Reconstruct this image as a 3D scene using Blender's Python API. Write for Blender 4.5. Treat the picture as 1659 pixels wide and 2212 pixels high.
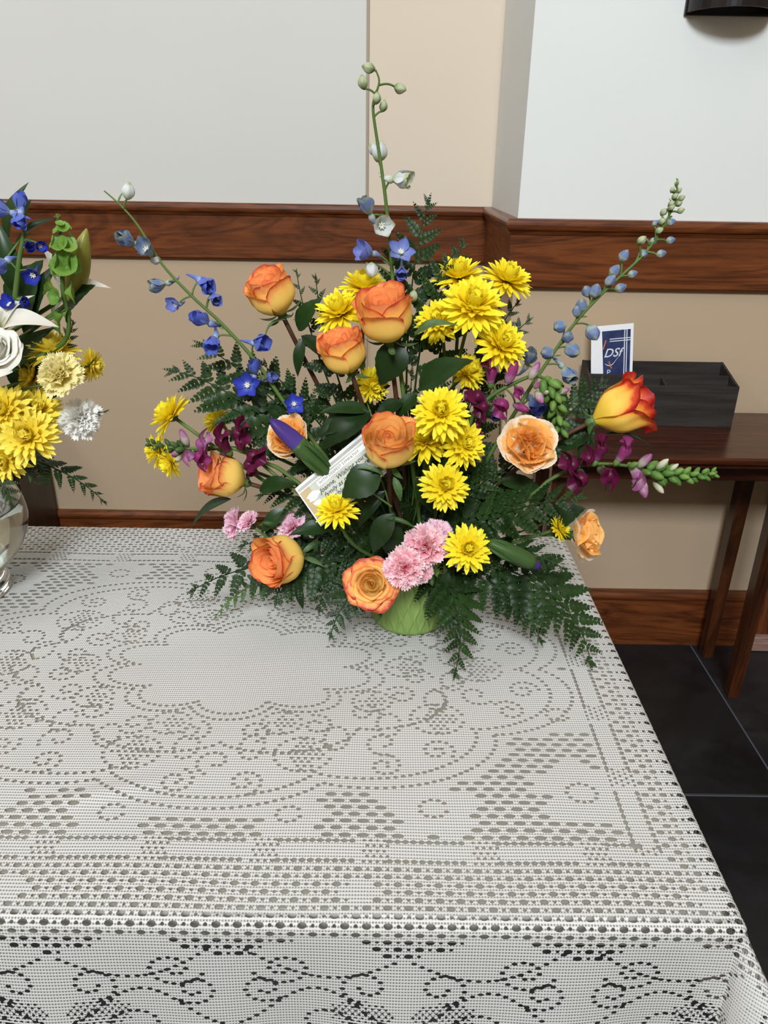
import bpy, math, random
import numpy as np
from mathutils import Vector, Matrix, Quaternion

for _o in list(bpy.data.objects):
    bpy.data.objects.remove(_o)
scene = bpy.context.scene
COL = scene.collection
PI = math.pi

# ------------------------------------------------------------------ camera, world, lights, exposure
F_PX, PITCH, ROLL, YAW = 1655.0, math.radians(24.55), math.radians(0.95), math.radians(0.2)
TABLE_Z = 0.735
CAM_Z = TABLE_Z + 0.574
FW = Vector((math.sin(YAW)*math.cos(PITCH), math.cos(YAW)*math.cos(PITCH), -math.sin(PITCH)))
_ri = Vector((math.cos(YAW), -math.sin(YAW), 0)); _up = _ri.cross(FW)
RI = math.cos(ROLL)*_ri + math.sin(ROLL)*_up
UP = -math.sin(ROLL)*_ri + math.cos(ROLL)*_up
CAM = Vector((0, 0, CAM_Z))
cd = bpy.data.cameras.new('camera'); cam = bpy.data.objects.new('camera', cd); COL.objects.link(cam)
cam.matrix_world = Matrix(((RI.x, UP.x, -FW.x, 0), (RI.y, UP.y, -FW.y, 0), (RI.z, UP.z, -FW.z, CAM_Z), (0, 0, 0, 1)))
cd.sensor_fit = 'VERTICAL'; cd.sensor_height = 24.0; cd.lens = 24.0*F_PX/2212.0
cd.clip_start = 0.02; cd.clip_end = 60
scene.camera = cam

world = bpy.data.worlds.new('world'); scene.world = world; world.use_nodes = True
_bg = world.node_tree.nodes['Background']
_bg.inputs[0].default_value = (0.80, 0.90, 1.0, 1); _bg.inputs[1].default_value = 0.35

def area_light(name, loc, target, sx, sy, power, color):
    l = bpy.data.lights.new(name, 'AREA'); l.shape = 'RECTANGLE'; l.size = sx; l.size_y = sy
    l.energy = power; l.color = color
    o = bpy.data.objects.new(name, l); COL.objects.link(o); o.location = loc
    o.rotation_euler = (Vector(target)-Vector(loc)).to_track_quat('-Z', 'Y').to_euler()
    return o
# daylight through the tall window behind the photographer, and through a second window further along
area_light('window_daylight', (-0.3, -3.3, 4.25), (0.1, 1.3, 0.9), 1.5, 0.9, 318, (0.87, 0.94, 0.995))
area_light('side_window_daylight', (-2.8, 0.1, 3.4), (0.3, 1.9, 1.1), 1.2, 1.4, 42, (0.92, 0.96, 1.0))
# warm ceiling fixtures
area_light('ceiling_lamp', (0.0, 0.2, 5.0), (0.0, 0.9, 0.7), 2.0, 2.0, 12, (1.0, 0.80, 0.60))

scene.view_settings.view_transform = 'Standard'
scene.view_settings.look = 'None'
scene.view_settings.gamma = 1.0
scene.view_settings.use_curve_mapping = False
scene.view_settings.exposure = 0.0
scene.cycles.max_bounces = 8

def ray(px, py):
    return FW + RI*((px-829.5)/F_PX) - UP*((py-1106.0)/F_PX)
def at(px, py, Y):
    d = ray(px, py); return CAM + d*(Y/d.y)
def zc(p):
    return (p-CAM).dot(FW)
def dv(r, u, t):
    return (RI*r + UP*u - FW*t).normalized()
def m_per_px(p):
    return zc(p)/F_PX

# ------------------------------------------------------------------ mesh helpers
def mesh(name, V, F, mat=None, uv=None, smooth=True):
    me = bpy.data.meshes.new(name)
    me.from_pydata([tuple(v) for v in V], [], [tuple(f) for f in F])
    if uv is not None:
        ul = me.uv_layers.new(name='UVMap')
        li = np.empty(len(me.loops), dtype=np.int32); me.loops.foreach_get('vertex_index', li)
        ul.data.foreach_set('uv', np.asarray(uv, dtype=np.float32)[li].ravel())
    if smooth:
        me.polygons.foreach_set('use_smooth', [True]*len(me.polygons))
    if mat: me.materials.append(mat)
    me.update()
    return me

def obj(name, me, parent=None, M=None, label=None):
    o = bpy.data.objects.new(name, me); COL.objects.link(o)
    if parent is not None:
        o.parent = parent
    if M is not None: o.matrix_basis = M
    if label: o['label'] = label
    return o

def tag(o, label, cat, group=None, kind=None):
    o['label'] = label; o['category'] = cat
    if group: o['group'] = group
    if kind: o['kind'] = kind
    return o

def thing(name, label, cat, loc, group=None):
    o = bpy.data.objects.new(name, None); COL.objects.link(o); o.location = loc
    o.empty_display_size = 0.02
    return tag(o, label, cat, group)

def struct(name, me, label=None):
    o = obj(name, me); o['kind'] = 'structure'
    if label: o['label'] = label
    return o

def box_vf(x0, x1, y0, y1, z0, z1):
    V = [(x0,y0,z0),(x1,y0,z0),(x1,y1,z0),(x0,y1,z0),(x0,y0,z1),(x1,y0,z1),(x1,y1,z1),(x0,y1,z1)]
    F = [(0,3,2,1),(4,5,6,7),(0,1,5,4),(1,2,6,5),(2,3,7,6),(3,0,4,7)]
    return V, F

def bbox(x0, x1, y0, y1, z0, z1, b=0.002):
    """box with chamfered edges"""
    c = np.array([(x0+x1)/2, (y0+y1)/2, (z0+z1)/2]); h = np.array([(x1-x0)/2, (y1-y0)/2, (z1-z0)/2])
    b = min(b, h.min()*0.45)
    V = []; idx = {}
    for sx in (-1, 1):
        for sy in (-1, 1):
            for sz in (-1, 1):
                for ax in range(3):
                    s = np.array([sx, sy, sz]); p = h - b; p[ax] = h[ax]
                    idx[(sx, sy, sz, ax)] = len(V); V.append(tuple(c + s*p))
    F = []
    for ax in range(3):
        o1, o2 = (ax+1) % 3, (ax+2) % 3
        for s in (-1, 1):
            q = []
            for a, d in ((-1,-1),(1,-1),(1,1),(-1,1)):
                k = [0,0,0]; k[ax] = s; k[o1] = a; k[o2] = d
                q.append(idx[(*k, ax)])
            F.append(q if s > 0 else q[::-1])
        for a in (-1, 1):            # edges along ax
            for d in (-1, 1):
                k0 = [0,0,0]; k1 = [0,0,0]
                k0[ax] = -1; k1[ax] = 1; k0[o1] = k1[o1] = a; k0[o2] = k1[o2] = d
                q = [idx[(*k0, o1)], idx[(*k1, o1)], idx[(*k1, o2)], idx[(*k0, o2)]]
                F.append(q if a*d > 0 else q[::-1])
    for sx in (-1, 1):
        for sy in (-1, 1):
            for sz in (-1, 1):
                q = [idx[(sx,sy,sz,0)], idx[(sx,sy,sz,1)], idx[(sx,sy,sz,2)]]
                F.append(q if sx*sy*sz > 0 else q[::-1])
    return V, F

def box(name, mat, parent, x0, x1, y0, y1, z0, z1, b=0.002, label=None):
    V, F = bbox(x0, x1, y0, y1, z0, z1, b)
    return obj(name, mesh(name, V, F, mat, smooth=False), parent, label=label)

def grid(name, fn, ns, nt, mat, wrap=False):
    """fn(s in -1..1, t in 0..1) -> point"""
    V = []; uv = []
    for j in range(nt+1):
        for i in range(ns+1):
            s = -1+2*i/ns; t = j/nt
            V.append(fn(s, t)); uv.append((0.5+0.5*s, t))
    F = []
    for j in range(nt):
        for i in range(ns):
            a = j*(ns+1)+i
            F.append((a, a+1, a+ns+2, a+ns+1))
    return mesh(name, V, F, mat, uv)

def lathe(prof, n=32, close=True):
    V = []; F = []
    for r, z in prof:
        for i in range(n):
            a = 2*PI*i/n; V.append((r*math.cos(a), r*math.sin(a), z))
    for j in range(len(prof)-1):
        for i in range(n):
            F.append((j*n+i, j*n+(i+1) % n, (j+1)*n+(i+1) % n, (j+1)*n+i))
    return V, F

def tube_vf(P, R, n=7, cap=True):
    P = [Vector(p) for p in P]
    if not hasattr(R, '__len__'): R = [R]*len(P)
    V = []; F = []; uv = []
    T = []
    for i in range(len(P)):
        d = P[min(i+1, len(P)-1)] - P[max(i-1, 0)]
        T.append(d.normalized() if d.length > 1e-9 else Vector((0,0,1)))
    N = T[0].orthogonal().normalized()
    for i, p in enumerate(P):
        if i:
            N = (N - T[i]*N.dot(T[i]))
            N = N.normalized() if N.length > 1e-6 else T[i].orthogonal().normalized()
        B = T[i].cross(N)
        for k in range(n):
            a = 2*PI*k/n
            V.append(p + (N*math.cos(a) + B*math.sin(a))*R[i]); uv.append((k/n, i/max(1, len(P)-1)))
    for i in range(len(P)-1):
        for k in range(n):
            F.append((i*n+k, i*n+(k+1) % n, (i+1)*n+(k+1) % n, (i+1)*n+k))
    if cap:
        F.append(tuple(range(n))[::-1]); F.append(tuple(range((len(P)-1)*n, len(P)*n)))
    return V, F, uv

def bez(a, b, c, n=10):
    return [a*(1-t)**2 + b*2*t*(1-t) + c*t*t for t in [i/n for i in range(n+1)]]

def smooth_path(pts, n=6):
    pts = [Vector(p) for p in pts]; out = []
    for i in range(len(pts)-1):
        p0 = pts[max(i-1, 0)]; p1 = pts[i]; p2 = pts[i+1]; p3 = pts[min(i+2, len(pts)-1)]
        for k in range(n):
            t = k/n
            out.append(0.5*((2*p1) + (p2-p0)*t + (2*p0-5*p1+4*p2-p3)*t*t + (3*p1-p0-3*p2+p3)*t**3))
    out.append(pts[-1]); return out

def frame(loc, zdir, spin=0.0, s=1.0, sy=None, sz=None):
    z = Vector(zdir).normalized()
    q = Vector((0,0,1)).rotation_difference(z)
    M = Matrix.Translation(loc) @ q.to_matrix().to_4x4() @ Matrix.Rotation(spin, 4, 'Z')
    return M @ Matrix.Diagonal((s, sy or s, sz or s, 1))

def axes(loc, x, n, s=(1, 1, 1)):
    """x axis along x, z axis near n"""
    x = Vector(x).normalized(); y = Vector(n).cross(x)
    y = y.normalized() if y.length > 1e-6 else x.orthogonal().normalized()
    z = x.cross(y)
    return Matrix(((x.x*s[0], y.x*s[1], z.x*s[2], loc[0]), (x.y*s[0], y.y*s[1], z.y*s[2], loc[1]),
                   (x.z*s[0], y.z*s[1], z.z*s[2], loc[2]), (0, 0, 0, 1)))

def rel(root, M):
    return Matrix.Translation(-Vector(root.location)) @ M

# ------------------------------------------------------------------ materials
class NT:
    def __init__(s, name):
        s.m = bpy.data.materials.new(name); s.m.use_nodes = True
        s.t = s.m.node_tree; s.n = s.t.nodes; s.b = s.n['Principled BSDF']; s.out = s.n['Material Output']
    def add(s, kind, **kw):
        n = s.n.new(kind)
        for k, v in kw.items():
            if k in n.inputs: n.inputs[k].default_value = v
            else: setattr(n, k, v)
        return n
    def link(s, a, b): s.t.links.new(a, b)
    def math(s, op, a, b=None, c=None):
        n = s.n.new('ShaderNodeMath'); n.operation = op
        for i, v in enumerate((a, b, c)):
            if v is None: continue
            if isinstance(v, (int, float)): n.inputs[i].default_value = v
            else: s.link(v, n.inputs[i])
        return n.outputs[0]
    def ramp(s, fac, stops):
        n = s.n.new('ShaderNodeValToRGB'); e = n.color_ramp.elements
        while len(e) < len(stops): e.new(0.5)
        for i, (p, c) in enumerate(stops):
            e[i].position = p; e[i].color = (*c, 1)
        s.link(fac, n.inputs[0]); return n.outputs[0]
    def mix(s, f, a, b):
        n = s.n.new('ShaderNodeMix'); n.data_type = 'RGBA'
        if isinstance(f, (int, float)): n.inputs[0].default_value = f
        else: s.link(f, n.inputs[0])
        for i, v in ((6, a), (7, b)):
            if isinstance(v, tuple): n.inputs[i].default_value = (*v, 1) if len(v) == 3 else v
            else: s.link(v, n.inputs[i])
        return n.outputs[2]
    def coord(s, kind='Object', scale=None):
        c = s.n.new('ShaderNodeTexCoord'); o = c.outputs[kind]
        if scale:
            mp = s.n.new('ShaderNodeMapping'); mp.inputs['Scale'].default_value = scale
            s.link(o, mp.inputs[0]); o = mp.outputs[0]
        return o
    def noise(s, vec, scale, detail=3, rough=0.5, dist=0.0):
        n = s.n.new('ShaderNodeTexNoise'); n.inputs['Scale'].default_value = scale
        n.inputs['Detail'].default_value = detail; n.inputs['Roughness'].default_value = rough
        n.inputs['Distortion'].default_value = dist
        s.link(vec, n.inputs['Vector']); return n.outputs['Fac']
    def bump(s, h, strength=0.2, dist=0.001):
        n = s.n.new('ShaderNodeBump'); n.inputs['Strength'].default_value = strength
        n.inputs['Distance'].default_value = dist; s.link(h, n.inputs['Height'])
        s.link(n.outputs[0], s.b.inputs['Normal']); return n
    def base(s, c):
        if isinstance(c, tuple): s.b.inputs['Base Color'].default_value = (*c, 1)
        else: s.link(c, s.b.inputs['Base Color'])
    def rough(s, v): s.b.inputs['Roughness'].default_value = v
    def spec(s, v): s.b.inputs['Specular IOR Level'].default_value = v
    def translucent(s, col, w):
        tr = s.n.new('ShaderNodeBsdfTranslucent'); mx = s.n.new('ShaderNodeMixShader'); mx.inputs[0].default_value = w
        if isinstance(col, tuple): tr.inputs[0].default_value = (*col, 1)
        else: s.link(col, tr.inputs[0])
        s.link(s.b.outputs[0], mx.inputs[1]); s.link(tr.outputs[0], mx.inputs[2]); s.link(mx.outputs[0], s.out.inputs[0])

def mat_plain(name, c, rough=0.6, var=0.12, scale=60, spec=0.3, metal=0.0):
    n = NT(name); v = n.noise(n.coord(), scale, 3)
    n.base(n.mix(v, tuple(x*(1-var) for x in c), tuple(min(1, x*(1+var)) for x in c)))
    n.rough(rough); n.spec(spec); n.b.inputs['Metallic'].default_value = metal
    return n.m

def mat_wall(name, c):
    n = NT(name); co = n.coord()
    a = n.noise(co, 3.0, 2); b = n.noise(co, 420, 2)
    n.base(n.mix(a, tuple(x*0.97 for x in c), tuple(min(1, x*1.02) for x in c)))
    n.rough(0.75); n.spec(0.2); n.bump(b, 0.12, 0.0008); return n.m

def mat_wood(name, dark, light, scale=(1, 14, 14), rough=0.35, ring=9.0, spec=0.4, coat=0.15):
    """grain runs along the axis with the smallest scale"""
    n = NT(name); co = n.coord('Object', scale)
    big = n.noise(co, 1.1, 3, 0.55, 2.2)
    st = n.noise(n.coord('Object', tuple(v*2.2 for v in scale)), 2.0, 4, 0.6, 0.6)
    fine = n.noise(n.coord('Object', tuple(v*(4 if v == min(scale) else 16) for v in scale)), 1.0, 3, 0.6)
    rg = n.math('FRACT', n.math('MULTIPLY', big, 5.0))
    rg = n.math('ABSOLUTE', n.math('SUBTRACT', rg, 0.5))
    f = n.math('ADD', n.math('ADD', n.math('MULTIPLY', rg, 0.55), n.math('MULTIPLY', st, 0.55)), n.math('MULTIPLY', n.math('SUBTRACT', fine, 0.5), 0.45))
    n.base(n.ramp(f, [(0.15, dark), (0.65, light)]))
    n.rough(rough); n.spec(spec); n.b.inputs['Coat Weight'].default_value = coat; n.b.inputs['Coat Roughness'].default_value = 0.25
    n.bump(fine, 0.06, 0.0005); return n.m

def mat_petal(name, stops, edge=0.25, rough=0.5, trans=0.22, noise=0.06, streak=0.0, spec=0.25):
    """colour runs from the petal's base (v=0) to its rim (v=1, or the side edges)"""
    n = NT(name); uv = n.coord('UV')
    sp = n.n.new('ShaderNodeSeparateXYZ'); n.link(uv, sp.inputs[0])
    u = n.math('ABSOLUTE', n.math('SUBTRACT', n.math('MULTIPLY', sp.outputs[0], 2.0), 1.0))
    u4 = n.math('MULTIPLY', n.math('POWER', u, 5.0), edge)
    u4 = n.math('MULTIPLY', u4, n.math('MINIMUM', n.math('MULTIPLY', sp.outputs[1], 2.0), 1.0))
    ob = n.n.new('ShaderNodeObjectInfo')
    nz = n.noise(n.coord('Object'), 2.5, 3)
    f = n.math('ADD', n.math('ADD', sp.outputs[1], u4), n.math('MULTIPLY', n.math('SUBTRACT', nz, 0.5), noise*4))
    if streak:
        mp = n.n.new('ShaderNodeMapping'); mp.inputs['Scale'].default_value = (26, 1.5, 1); n.link(uv, mp.inputs[0])
        st = n.noise(mp.outputs[0], 1.0, 2)
        f = n.math('ADD', f, n.math('MULTIPLY', n.math('SUBTRACT', st, 0.5), streak))
    f = n.math('ADD', f, n.math('MULTIPLY', n.math('SUBTRACT', ob.outputs['Random'], 0.5), 0.08))
    col = n.ramp(f, stops); n.base(col); n.rough(rough); n.spec(spec)
    n.translucent(col, trans); return n.m

def mat_leaf(name, c, c2, rough=0.35, spec=0.5, trans=0.12, vein=0.0):
    n = NT(name); uv = n.coord('UV'); ob = n.n.new('ShaderNodeObjectInfo')
    nz = n.noise(n.coord('Object'), 5, 3)
    f = n.math('ADD', n.math('MULTIPLY', nz, 0.6), n.math('MULTIPLY', ob.outputs['Random'], 0.4))
    col = n.ramp(f, [(0.25, c), (0.75, c2)]); n.base(col); n.rough(rough); n.spec(spec)
    n.translucent(col, trans); return n.m

# ------------------------------------------------------------------ the room
Y_ALC, Y_RW, X_RET = 2.45, 1.95, 0.317
M_tan = mat_wall('paint_tan', (0.46, 0.345, 0.235))
M_cream = mat_wall('paint_cream', (0.66, 0.57, 0.46))
M_white = mat_wall('paint_white', (0.71, 0.73, 0.715))
M_offwhite = mat_wall('paint_offwhite', (0.61, 0.61, 0.575))
M_ceil = mat_wall('paint_ceiling', (0.55, 0.53, 0.48))
M_oak = mat_wood('oak_stained', (0.045, 0.0105, 0.003), (0.185, 0.052, 0.013), scale=(1.2, 9, 9), rough=0.32)
M_oak_y = mat_wood('oak_stained_return', (0.045, 0.0105, 0.003), (0.185, 0.052, 0.013), scale=(9, 1.2, 9), rough=0.32)
M_oak_z = mat_wood('oak_stained_upright', (0.045, 0.011, 0.004), (0.17, 0.05, 0.015), scale=(9, 9, 1.0), rough=0.35)
M_mahog = mat_wood('mahogany', (0.016, 0.0035, 0.0015), (0.072, 0.018, 0.006), scale=(1.0, 7, 7), rough=0.22)
M_mahog_z = mat_wood('mahogany_upright', (0.010, 0.0025, 0.001), (0.075, 0.021, 0.006), scale=(8, 8, 1.0), rough=0.28)
M_strip = mat_plain('edge_strip', (0.34, 0.27, 0.20), 0.5, 0.05)

def wall_box(name, mat, *b):
    V, F = box_vf(*b); return struct(name, mesh(name, V, F, mat, smooth=False))
TOP = 5.3
wb = wall_box('wall_back', M_tan, -3.0, X_RET+0.3, Y_ALC, Y_ALC+0.1, 0, TOP)
box('upper_panel', M_offwhite, wb, -2.99, -0.060, Y_ALC-0.010, Y_ALC, 1.185, TOP-0.01, 0.002, 'white painted upper wall panel')
box('upper_panel', M_cream, wb, -0.053, X_RET, Y_ALC-0.006, Y_ALC, 1.185, TOP-0.01, 0.001, 'cream painted upper wall panel')
box('edge_strip', M_strip, wb, -0.060, -0.053, Y_ALC-0.009, Y_ALC, 0.185, TOP-0.01, 0.001)
wr = wall_box('wall_right', M_tan, X_RET, 3.2, Y_RW, Y_RW+0.62, 0, TOP)
box('upper_panel', M_white, wr, X_RET-0.004, 3.19, Y_RW-0.004, Y_ALC-0.01, 1.185, TOP-0.01, 0.001, 'white painted upper wall')
wall_box('wall_left', M_tan, -3.1, -3.0, -3.6, Y_ALC+0.1, 0, TOP)
wall_box('wall_side', M_tan, 3.1, 3.2, -3.6, Y_RW, 0, TOP)
wrear = wall_box('wall_rear', M_tan, -3.0, 3.1, -3.6, -3.5, 0, 3.5)
for b in ((-3.0, 3.1, -3.6, -3.5, 5.0, TOP), (-3.0, -1.6, -3.6, -3.5, 3.5, 5.0), (1.0, 3.1, -3.6, -3.5, 3.5, 5.0)):
    V, F = box_vf(*b); obj('wall_panel', mesh('wall_panel', V, F, M_white, smooth=False), wrear)
wall_box('ceiling', M_ceil, -3.1, 3.2, -3.6, Y_ALC+0.1, TOP, TOP+0.1)

def profile_run(name, prof, a, b, mat):
    """sweep (depth, height) profile between plan points a(d) and b(d)"""
    n = len(prof); V = [(*a(d), z) for d, z in prof] + [(*b(d), z) for d, z in prof]
    F = [(i, (i+1) % n, n+(i+1) % n, n+i) for i in range(n)] + [tuple(range(n))[::-1], tuple(range(n, 2*n))]
    return mesh(name, V, F, mat, smooth=False)

def capprof(z0, z1, d):
    r = (z1-z0)/2; zm = (z0+z1)/2
    pts = [(0, z1)]
    for k in range(9):
        a = PI/2 - PI*k/8; pts.append((d - r*0.7 + r*0.7*math.cos(a), zm + r*math.sin(a)))
    pts.append((0, z0)); return pts
runs = [(lambda d: (-2.99, Y_ALC-d), lambda d: (X_RET-d, Y_ALC-d), M_oak, 'back'),
        (lambda d: (X_RET-d, Y_ALC-d), lambda d: (X_RET-d, Y_RW-d), M_oak_y, 'return'),
        (lambda d: (X_RET-d, Y_RW-d), lambda d: (3.09, Y_RW-d), M_oak, 'right')]
for i, (a, b, m, side) in enumerate(runs):
    t = struct('trim_%d' % (i+1), profile_run('rail', [(0, 1.034), (0.016, 1.034), (0.019, 1.038), (0.019, 1.170), (0, 1.170)], a, b, m),
               'stained oak chair rail')
    obj('rail_cap', profile_run('rail_cap', capprof(1.1655, 1.193, 0.034), a, b, m), t)
    obj('cove', profile_run('cove', [(0.0, 1.1655), (0.026, 1.1655), (0.021, 1.157), (0.0, 1.157)], a, b, m), t)
    if side == 'right':
        b = lambda d: (1.074, Y_RW-d)
    bb = struct('baseboard_' + side, profile_run('baseboard', [(0, 0.0), (0.015, 0.0), (0.015, 0.155), (0, 0.155)], a, b, m), 'stained oak baseboard')
    obj('baseboard_cap', profile_run('baseboard_cap', capprof(0.153, 0.184, 0.024), a, b, m), bb)

# slate tile floor
n = NT('slate_tile'); co = n.coord('Object')
nz = n.noise(co, 5.0, 6, 0.6, 1.2); fz = n.noise(co, 60, 4)
ob = n.n.new('ShaderNodeObjectInfo')
f = n.math('ADD', nz, n.math('MULTIPLY', n.math('SUBTRACT', ob.outputs['Random'], 0.5), 0.25))
n.base(n.ramp(f, [(0.3, (0.006, 0.006, 0.0065)), (0.55, (0.013, 0.013, 0.014)), (0.75, (0.024, 0.024, 0.026))]))
n.rough(0.38); n.spec(0.4); n.bump(n.math('ADD', nz, n.math('MULTIPLY', fz, 0.15)), 0.25, 0.003); M_slate = n.m
M_grout = mat_plain('grout', (0.085, 0.09, 0.12), 0.7, 0.15, 200)
V, F = box_vf(-3.0, 3.1, -3.5, Y_ALC, -0.1, -0.0025)
floor = struct('floor', mesh('floor', V, F, M_grout, smooth=False), 'black slate tile floor with pale grout lines')
TS = 0.615
for i in range(-7, 4):
    for j in range(-8, 2):
        x0 = 0.937 + i*TS; y0 = 1.331 + j*TS; g = 0.0022
        xa, xb, ya, yb = max(x0+g, -2.99), min(x0+TS-g, 3.09), max(y0+g, -3.49), min(y0+TS-g, Y_ALC if x0 < X_RET else Y_RW)
        if j == 1: xb = min(xb, X_RET)
        if xb-xa < 0.03 or yb-ya < 0.03: continue
        V, F = bbox(xa, xb, ya, yb, -0.01, 0.0, 0.0018)
        obj('tile', mesh('tile', V, F, M_slate, smooth=False), floor)

# wooden door at the far end of the console, on a pale plinth
M_plinth = mat_wood('pale_plinth', (0.20, 0.11, 0.085), (0.36, 0.22, 0.18), scale=(2, 14, 14), rough=0.5)
V, F = bbox(1.078, 1.95, Y_RW-0.030, Y_RW-0.0005, 0.05, 2.06, 0.003)
door = struct('door_1', mesh('door', V, F, M_oak_z, smooth=False), 'stained wooden door at the end of the baseboard')
box('door_panel', M_oak_z, door, 1.20, 1.83, Y_RW-0.036, Y_RW-0.031, 0.20, 0.95, 0.003)
box('door_panel', M_oak_z, door, 1.20, 1.83, Y_RW-0.036, Y_RW-0.031, 1.10, 1.90, 0.003)
box('plinth', M_plinth, door, 1.078, 1.95, Y_RW-0.045, Y_RW-0.0005, 0.0005, 0.05, 0.003, 'pale worn wooden plinth')

# dark cabinet half hidden behind the glass vase
M_dark = mat_wood('dark_cabinet', (0.012, 0.007, 0.004), (0.040, 0.022, 0.012), scale=(7, 7, 1.2), rough=0.4, coat=0.1)
cab = thing('side_cabinet', 'dark brown wooden cabinet against the back wall behind the glass vase', 'cabinet', (-1.42, 2.31, 0))
def cbox(name, *b, label=None): return box(name, M_dark, cab, b[0]+1.31, b[1]+1.31, b[2]-2.31, b[3]-2.31, b[4], b[5], 0.003, label)
cbox('carcass', -1.60, -1.02, 2.205, 2.423, 0.03, 0.53)
cbox('cabinet_top', -1.615, -1.005, 2.185, 2.423, 0.53, 0.552)
for a, b in ((-1.59, -1.315), (-1.305, -1.03)):
    d = cbox('cabinet_door', a, b, 2.190, 2.205, 0.05, 0.52)
cbox('plinth', -1.59, -1.03, 2.215, 2.423, 0.0, 0.03)

# ------------------------------------------------------------------ console table
CX, CY = 0.72, 1.755
con = thing('console_table', 'narrow dark mahogany console table standing against the wall', 'table', (CX, CY, 0))
def kbox(name, mat, *b, bev=0.002, parent=None, label=None):
    V, F = bbox(b[0]-CX, b[1]-CX, b[2]-CY, b[3]-CY, b[4], b[5], bev)
    return obj(name, mesh(name, V, F, mat, smooth=False), con, label=label)
kbox('table_top', M_mahog, 0.36, 1.36, 1.575, 1.925, 0.712, 0.730, bev=0.005)
kbox('edge_moulding', M_mahog, 0.368, 1.352, 1.583, 1.925, 0.702, 0.712, bev=0.004)
for a in ((0.39, 1.33, 1.640, 1.656), (0.39, 1.33, 1.885, 1.900), (0.395, 0.411, 1.656, 1.885), (1.309, 1.325, 1.656, 1.885)):
    kbox('apron', M_mahog, *a, 0.652, 0.702)
def leg_vf(x, y, w0, w1, z0, z1, dx, dy):
    V = []
    for z, w, ox, oy in ((z1, w0, 0, 0), (z0, w1, dx, dy)):
        for sx, sy in ((-1,-1),(1,-1),(1,1),(-1,1)):
            V.append((x+ox+sx*w/2-CX, y+oy+sy*w/2-CY, z))
    return V, [(0,1,2,3),(7,6,5,4),(0,4,5,1),(1,5,6,2),(2,6,7,3),(3,7,4,0)]
for x in (0.42, 0.962):
    for y, dy in ((1.885, 0.0), (1.70, 0.0)):
        V, F = leg_vf(x, y, 0.036, 0.030, 0.0005, 0.702, 0, dy)
        obj('leg', mesh('leg', V, F, M_mahog_z, smooth=False), con)
for x in (1.28,):
    for y in (1.885, 1.70):
        V, F = leg_vf(x, y, 0.036, 0.030, 0.0005, 0.702, 0, 0)
        obj('leg', mesh('leg', V, F, M_mahog_z, smooth=False), con)

# ------------------------------------------------------------------ organiser with brochure
n = NT('weathered_grey_wood'); co = n.coord('Object', (3, 40, 40)); a = n.noise(co, 1.5, 5, 0.6)
n.base(n.ramp(a, [(0.3, (0.014, 0.012, 0.011)), (0.7, (0.040, 0.034, 0.032))])); n.rough(0.6); n.spec(0.25); n.bump(a, 0.15, 0.0008); M_grey = n.m
org = thing('desk_organizer', 'dark weathered wooden organizer box with open compartments on the console table', 'organizer', (0.6775, 1.865, 0.7302))
def side_vf(x0, x1, y0, y1, zf, zb):
    V = [(x0,y0,0),(x1,y0,0),(x1,y1,0),(x0,y1,0),(x0,y0,zf),(x1,y0,zf),(x1,y1,zb),(x0,y1,zb)]
    return V, [(0,3,2,1),(4,5,6,7),(0,1,5,4),(1,2,6,5),(2,3,7,6),(3,0,4,7)]
def opart(name, V, F, label=None): return obj(name, mesh(name, V, F, M_grey, smooth=False), org, label=label)
w = 0.1775; f0, f1 = -0.065, 0.052
opart('bottom', *box_vf(-w+0.006, w-0.006, f0+0.008, f1-0.006, 0.0, 0.007))
opart('side', *side_vf(-w, -w+0.006, f0, f1, 0.1000, 0.1330)); opart('side', *side_vf(w-0.006, w, f0, f1, 0.1000, 0.1330))
opart('front', *box_vf(-w+0.006, w-0.006, f0, f0+0.008, 0, 0.0995)); opart('back', *box_vf(-w+0.006, w-0.006, f1-0.006, f1, 0, 0.1325))
opart('lip', *box_vf(-w+0.006, w-0.006, f0-0.0015, f0-0.0002, 0.086, 0.0995))
opart('divider', *box_vf(-w+0.006, w-0.006, -0.012, -0.007, 0.007, 0.113)); opart('divider', *side_vf(0.004, 0.010, f0+0.008, -0.012, 0.095, 0.108))

M_paper = mat_plain('paper_white', (0.80, 0.81, 0.84), 0.6, 0.02)
n = NT('brochure_blue'); a = n.noise(n.coord(), 40, 4)
n.base(n.ramp(a, [(0.3, (0.012, 0.020, 0.075)), (0.75, (0.035, 0.055, 0.16))])); n.rough(0.4); M_blue = n.m
M_orange = mat_plain('print_orange', (0.62, 0.16, 0.06), 0.5, 0.05)
M_silver = mat_plain('print_silver', (0.62, 0.65, 0.72), 0.45, 0.05)
tl, tr, br = at(1287, 700, 1.892), at(1378, 700, 1.892), at(1372, 806, 1.885)
bw, bh = 0.092, 0.150
bro = thing('brochure', 'white folded brochure with blue cover standing in the desk organizer', 'brochure', (0.562, 1.885, 0.893))
bro.rotation_euler = (math.radians(-3), math.radians(-6), math.radians(0.5)); bro.scale = (1.08, 1.0, 1.10)
def bp(name, mat, x0, x1, z0, z1, y=-0.0012, th=0.0004):
    V, F = box_vf(x0, x1, y-th, y, z0, z1); return obj(name, mesh(name, V, F, mat, smooth=False), bro)
bp('sheet', M_paper, -0.0475, 0.0475, -0.132, 0.058, 0.002, 0.003)
V = [(-0.047, -0.0016, 0.056), (-0.024, -0.0016, 0.056), (-0.018, -0.0016, -0.09), (-0.047, -0.0016, -0.09), (-0.047, -0.001, 0.056), (-0.024, -0.001, 0.056), (-0.018, -0.001, -0.09), (-0.047, -0.001, -0.09)]
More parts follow.
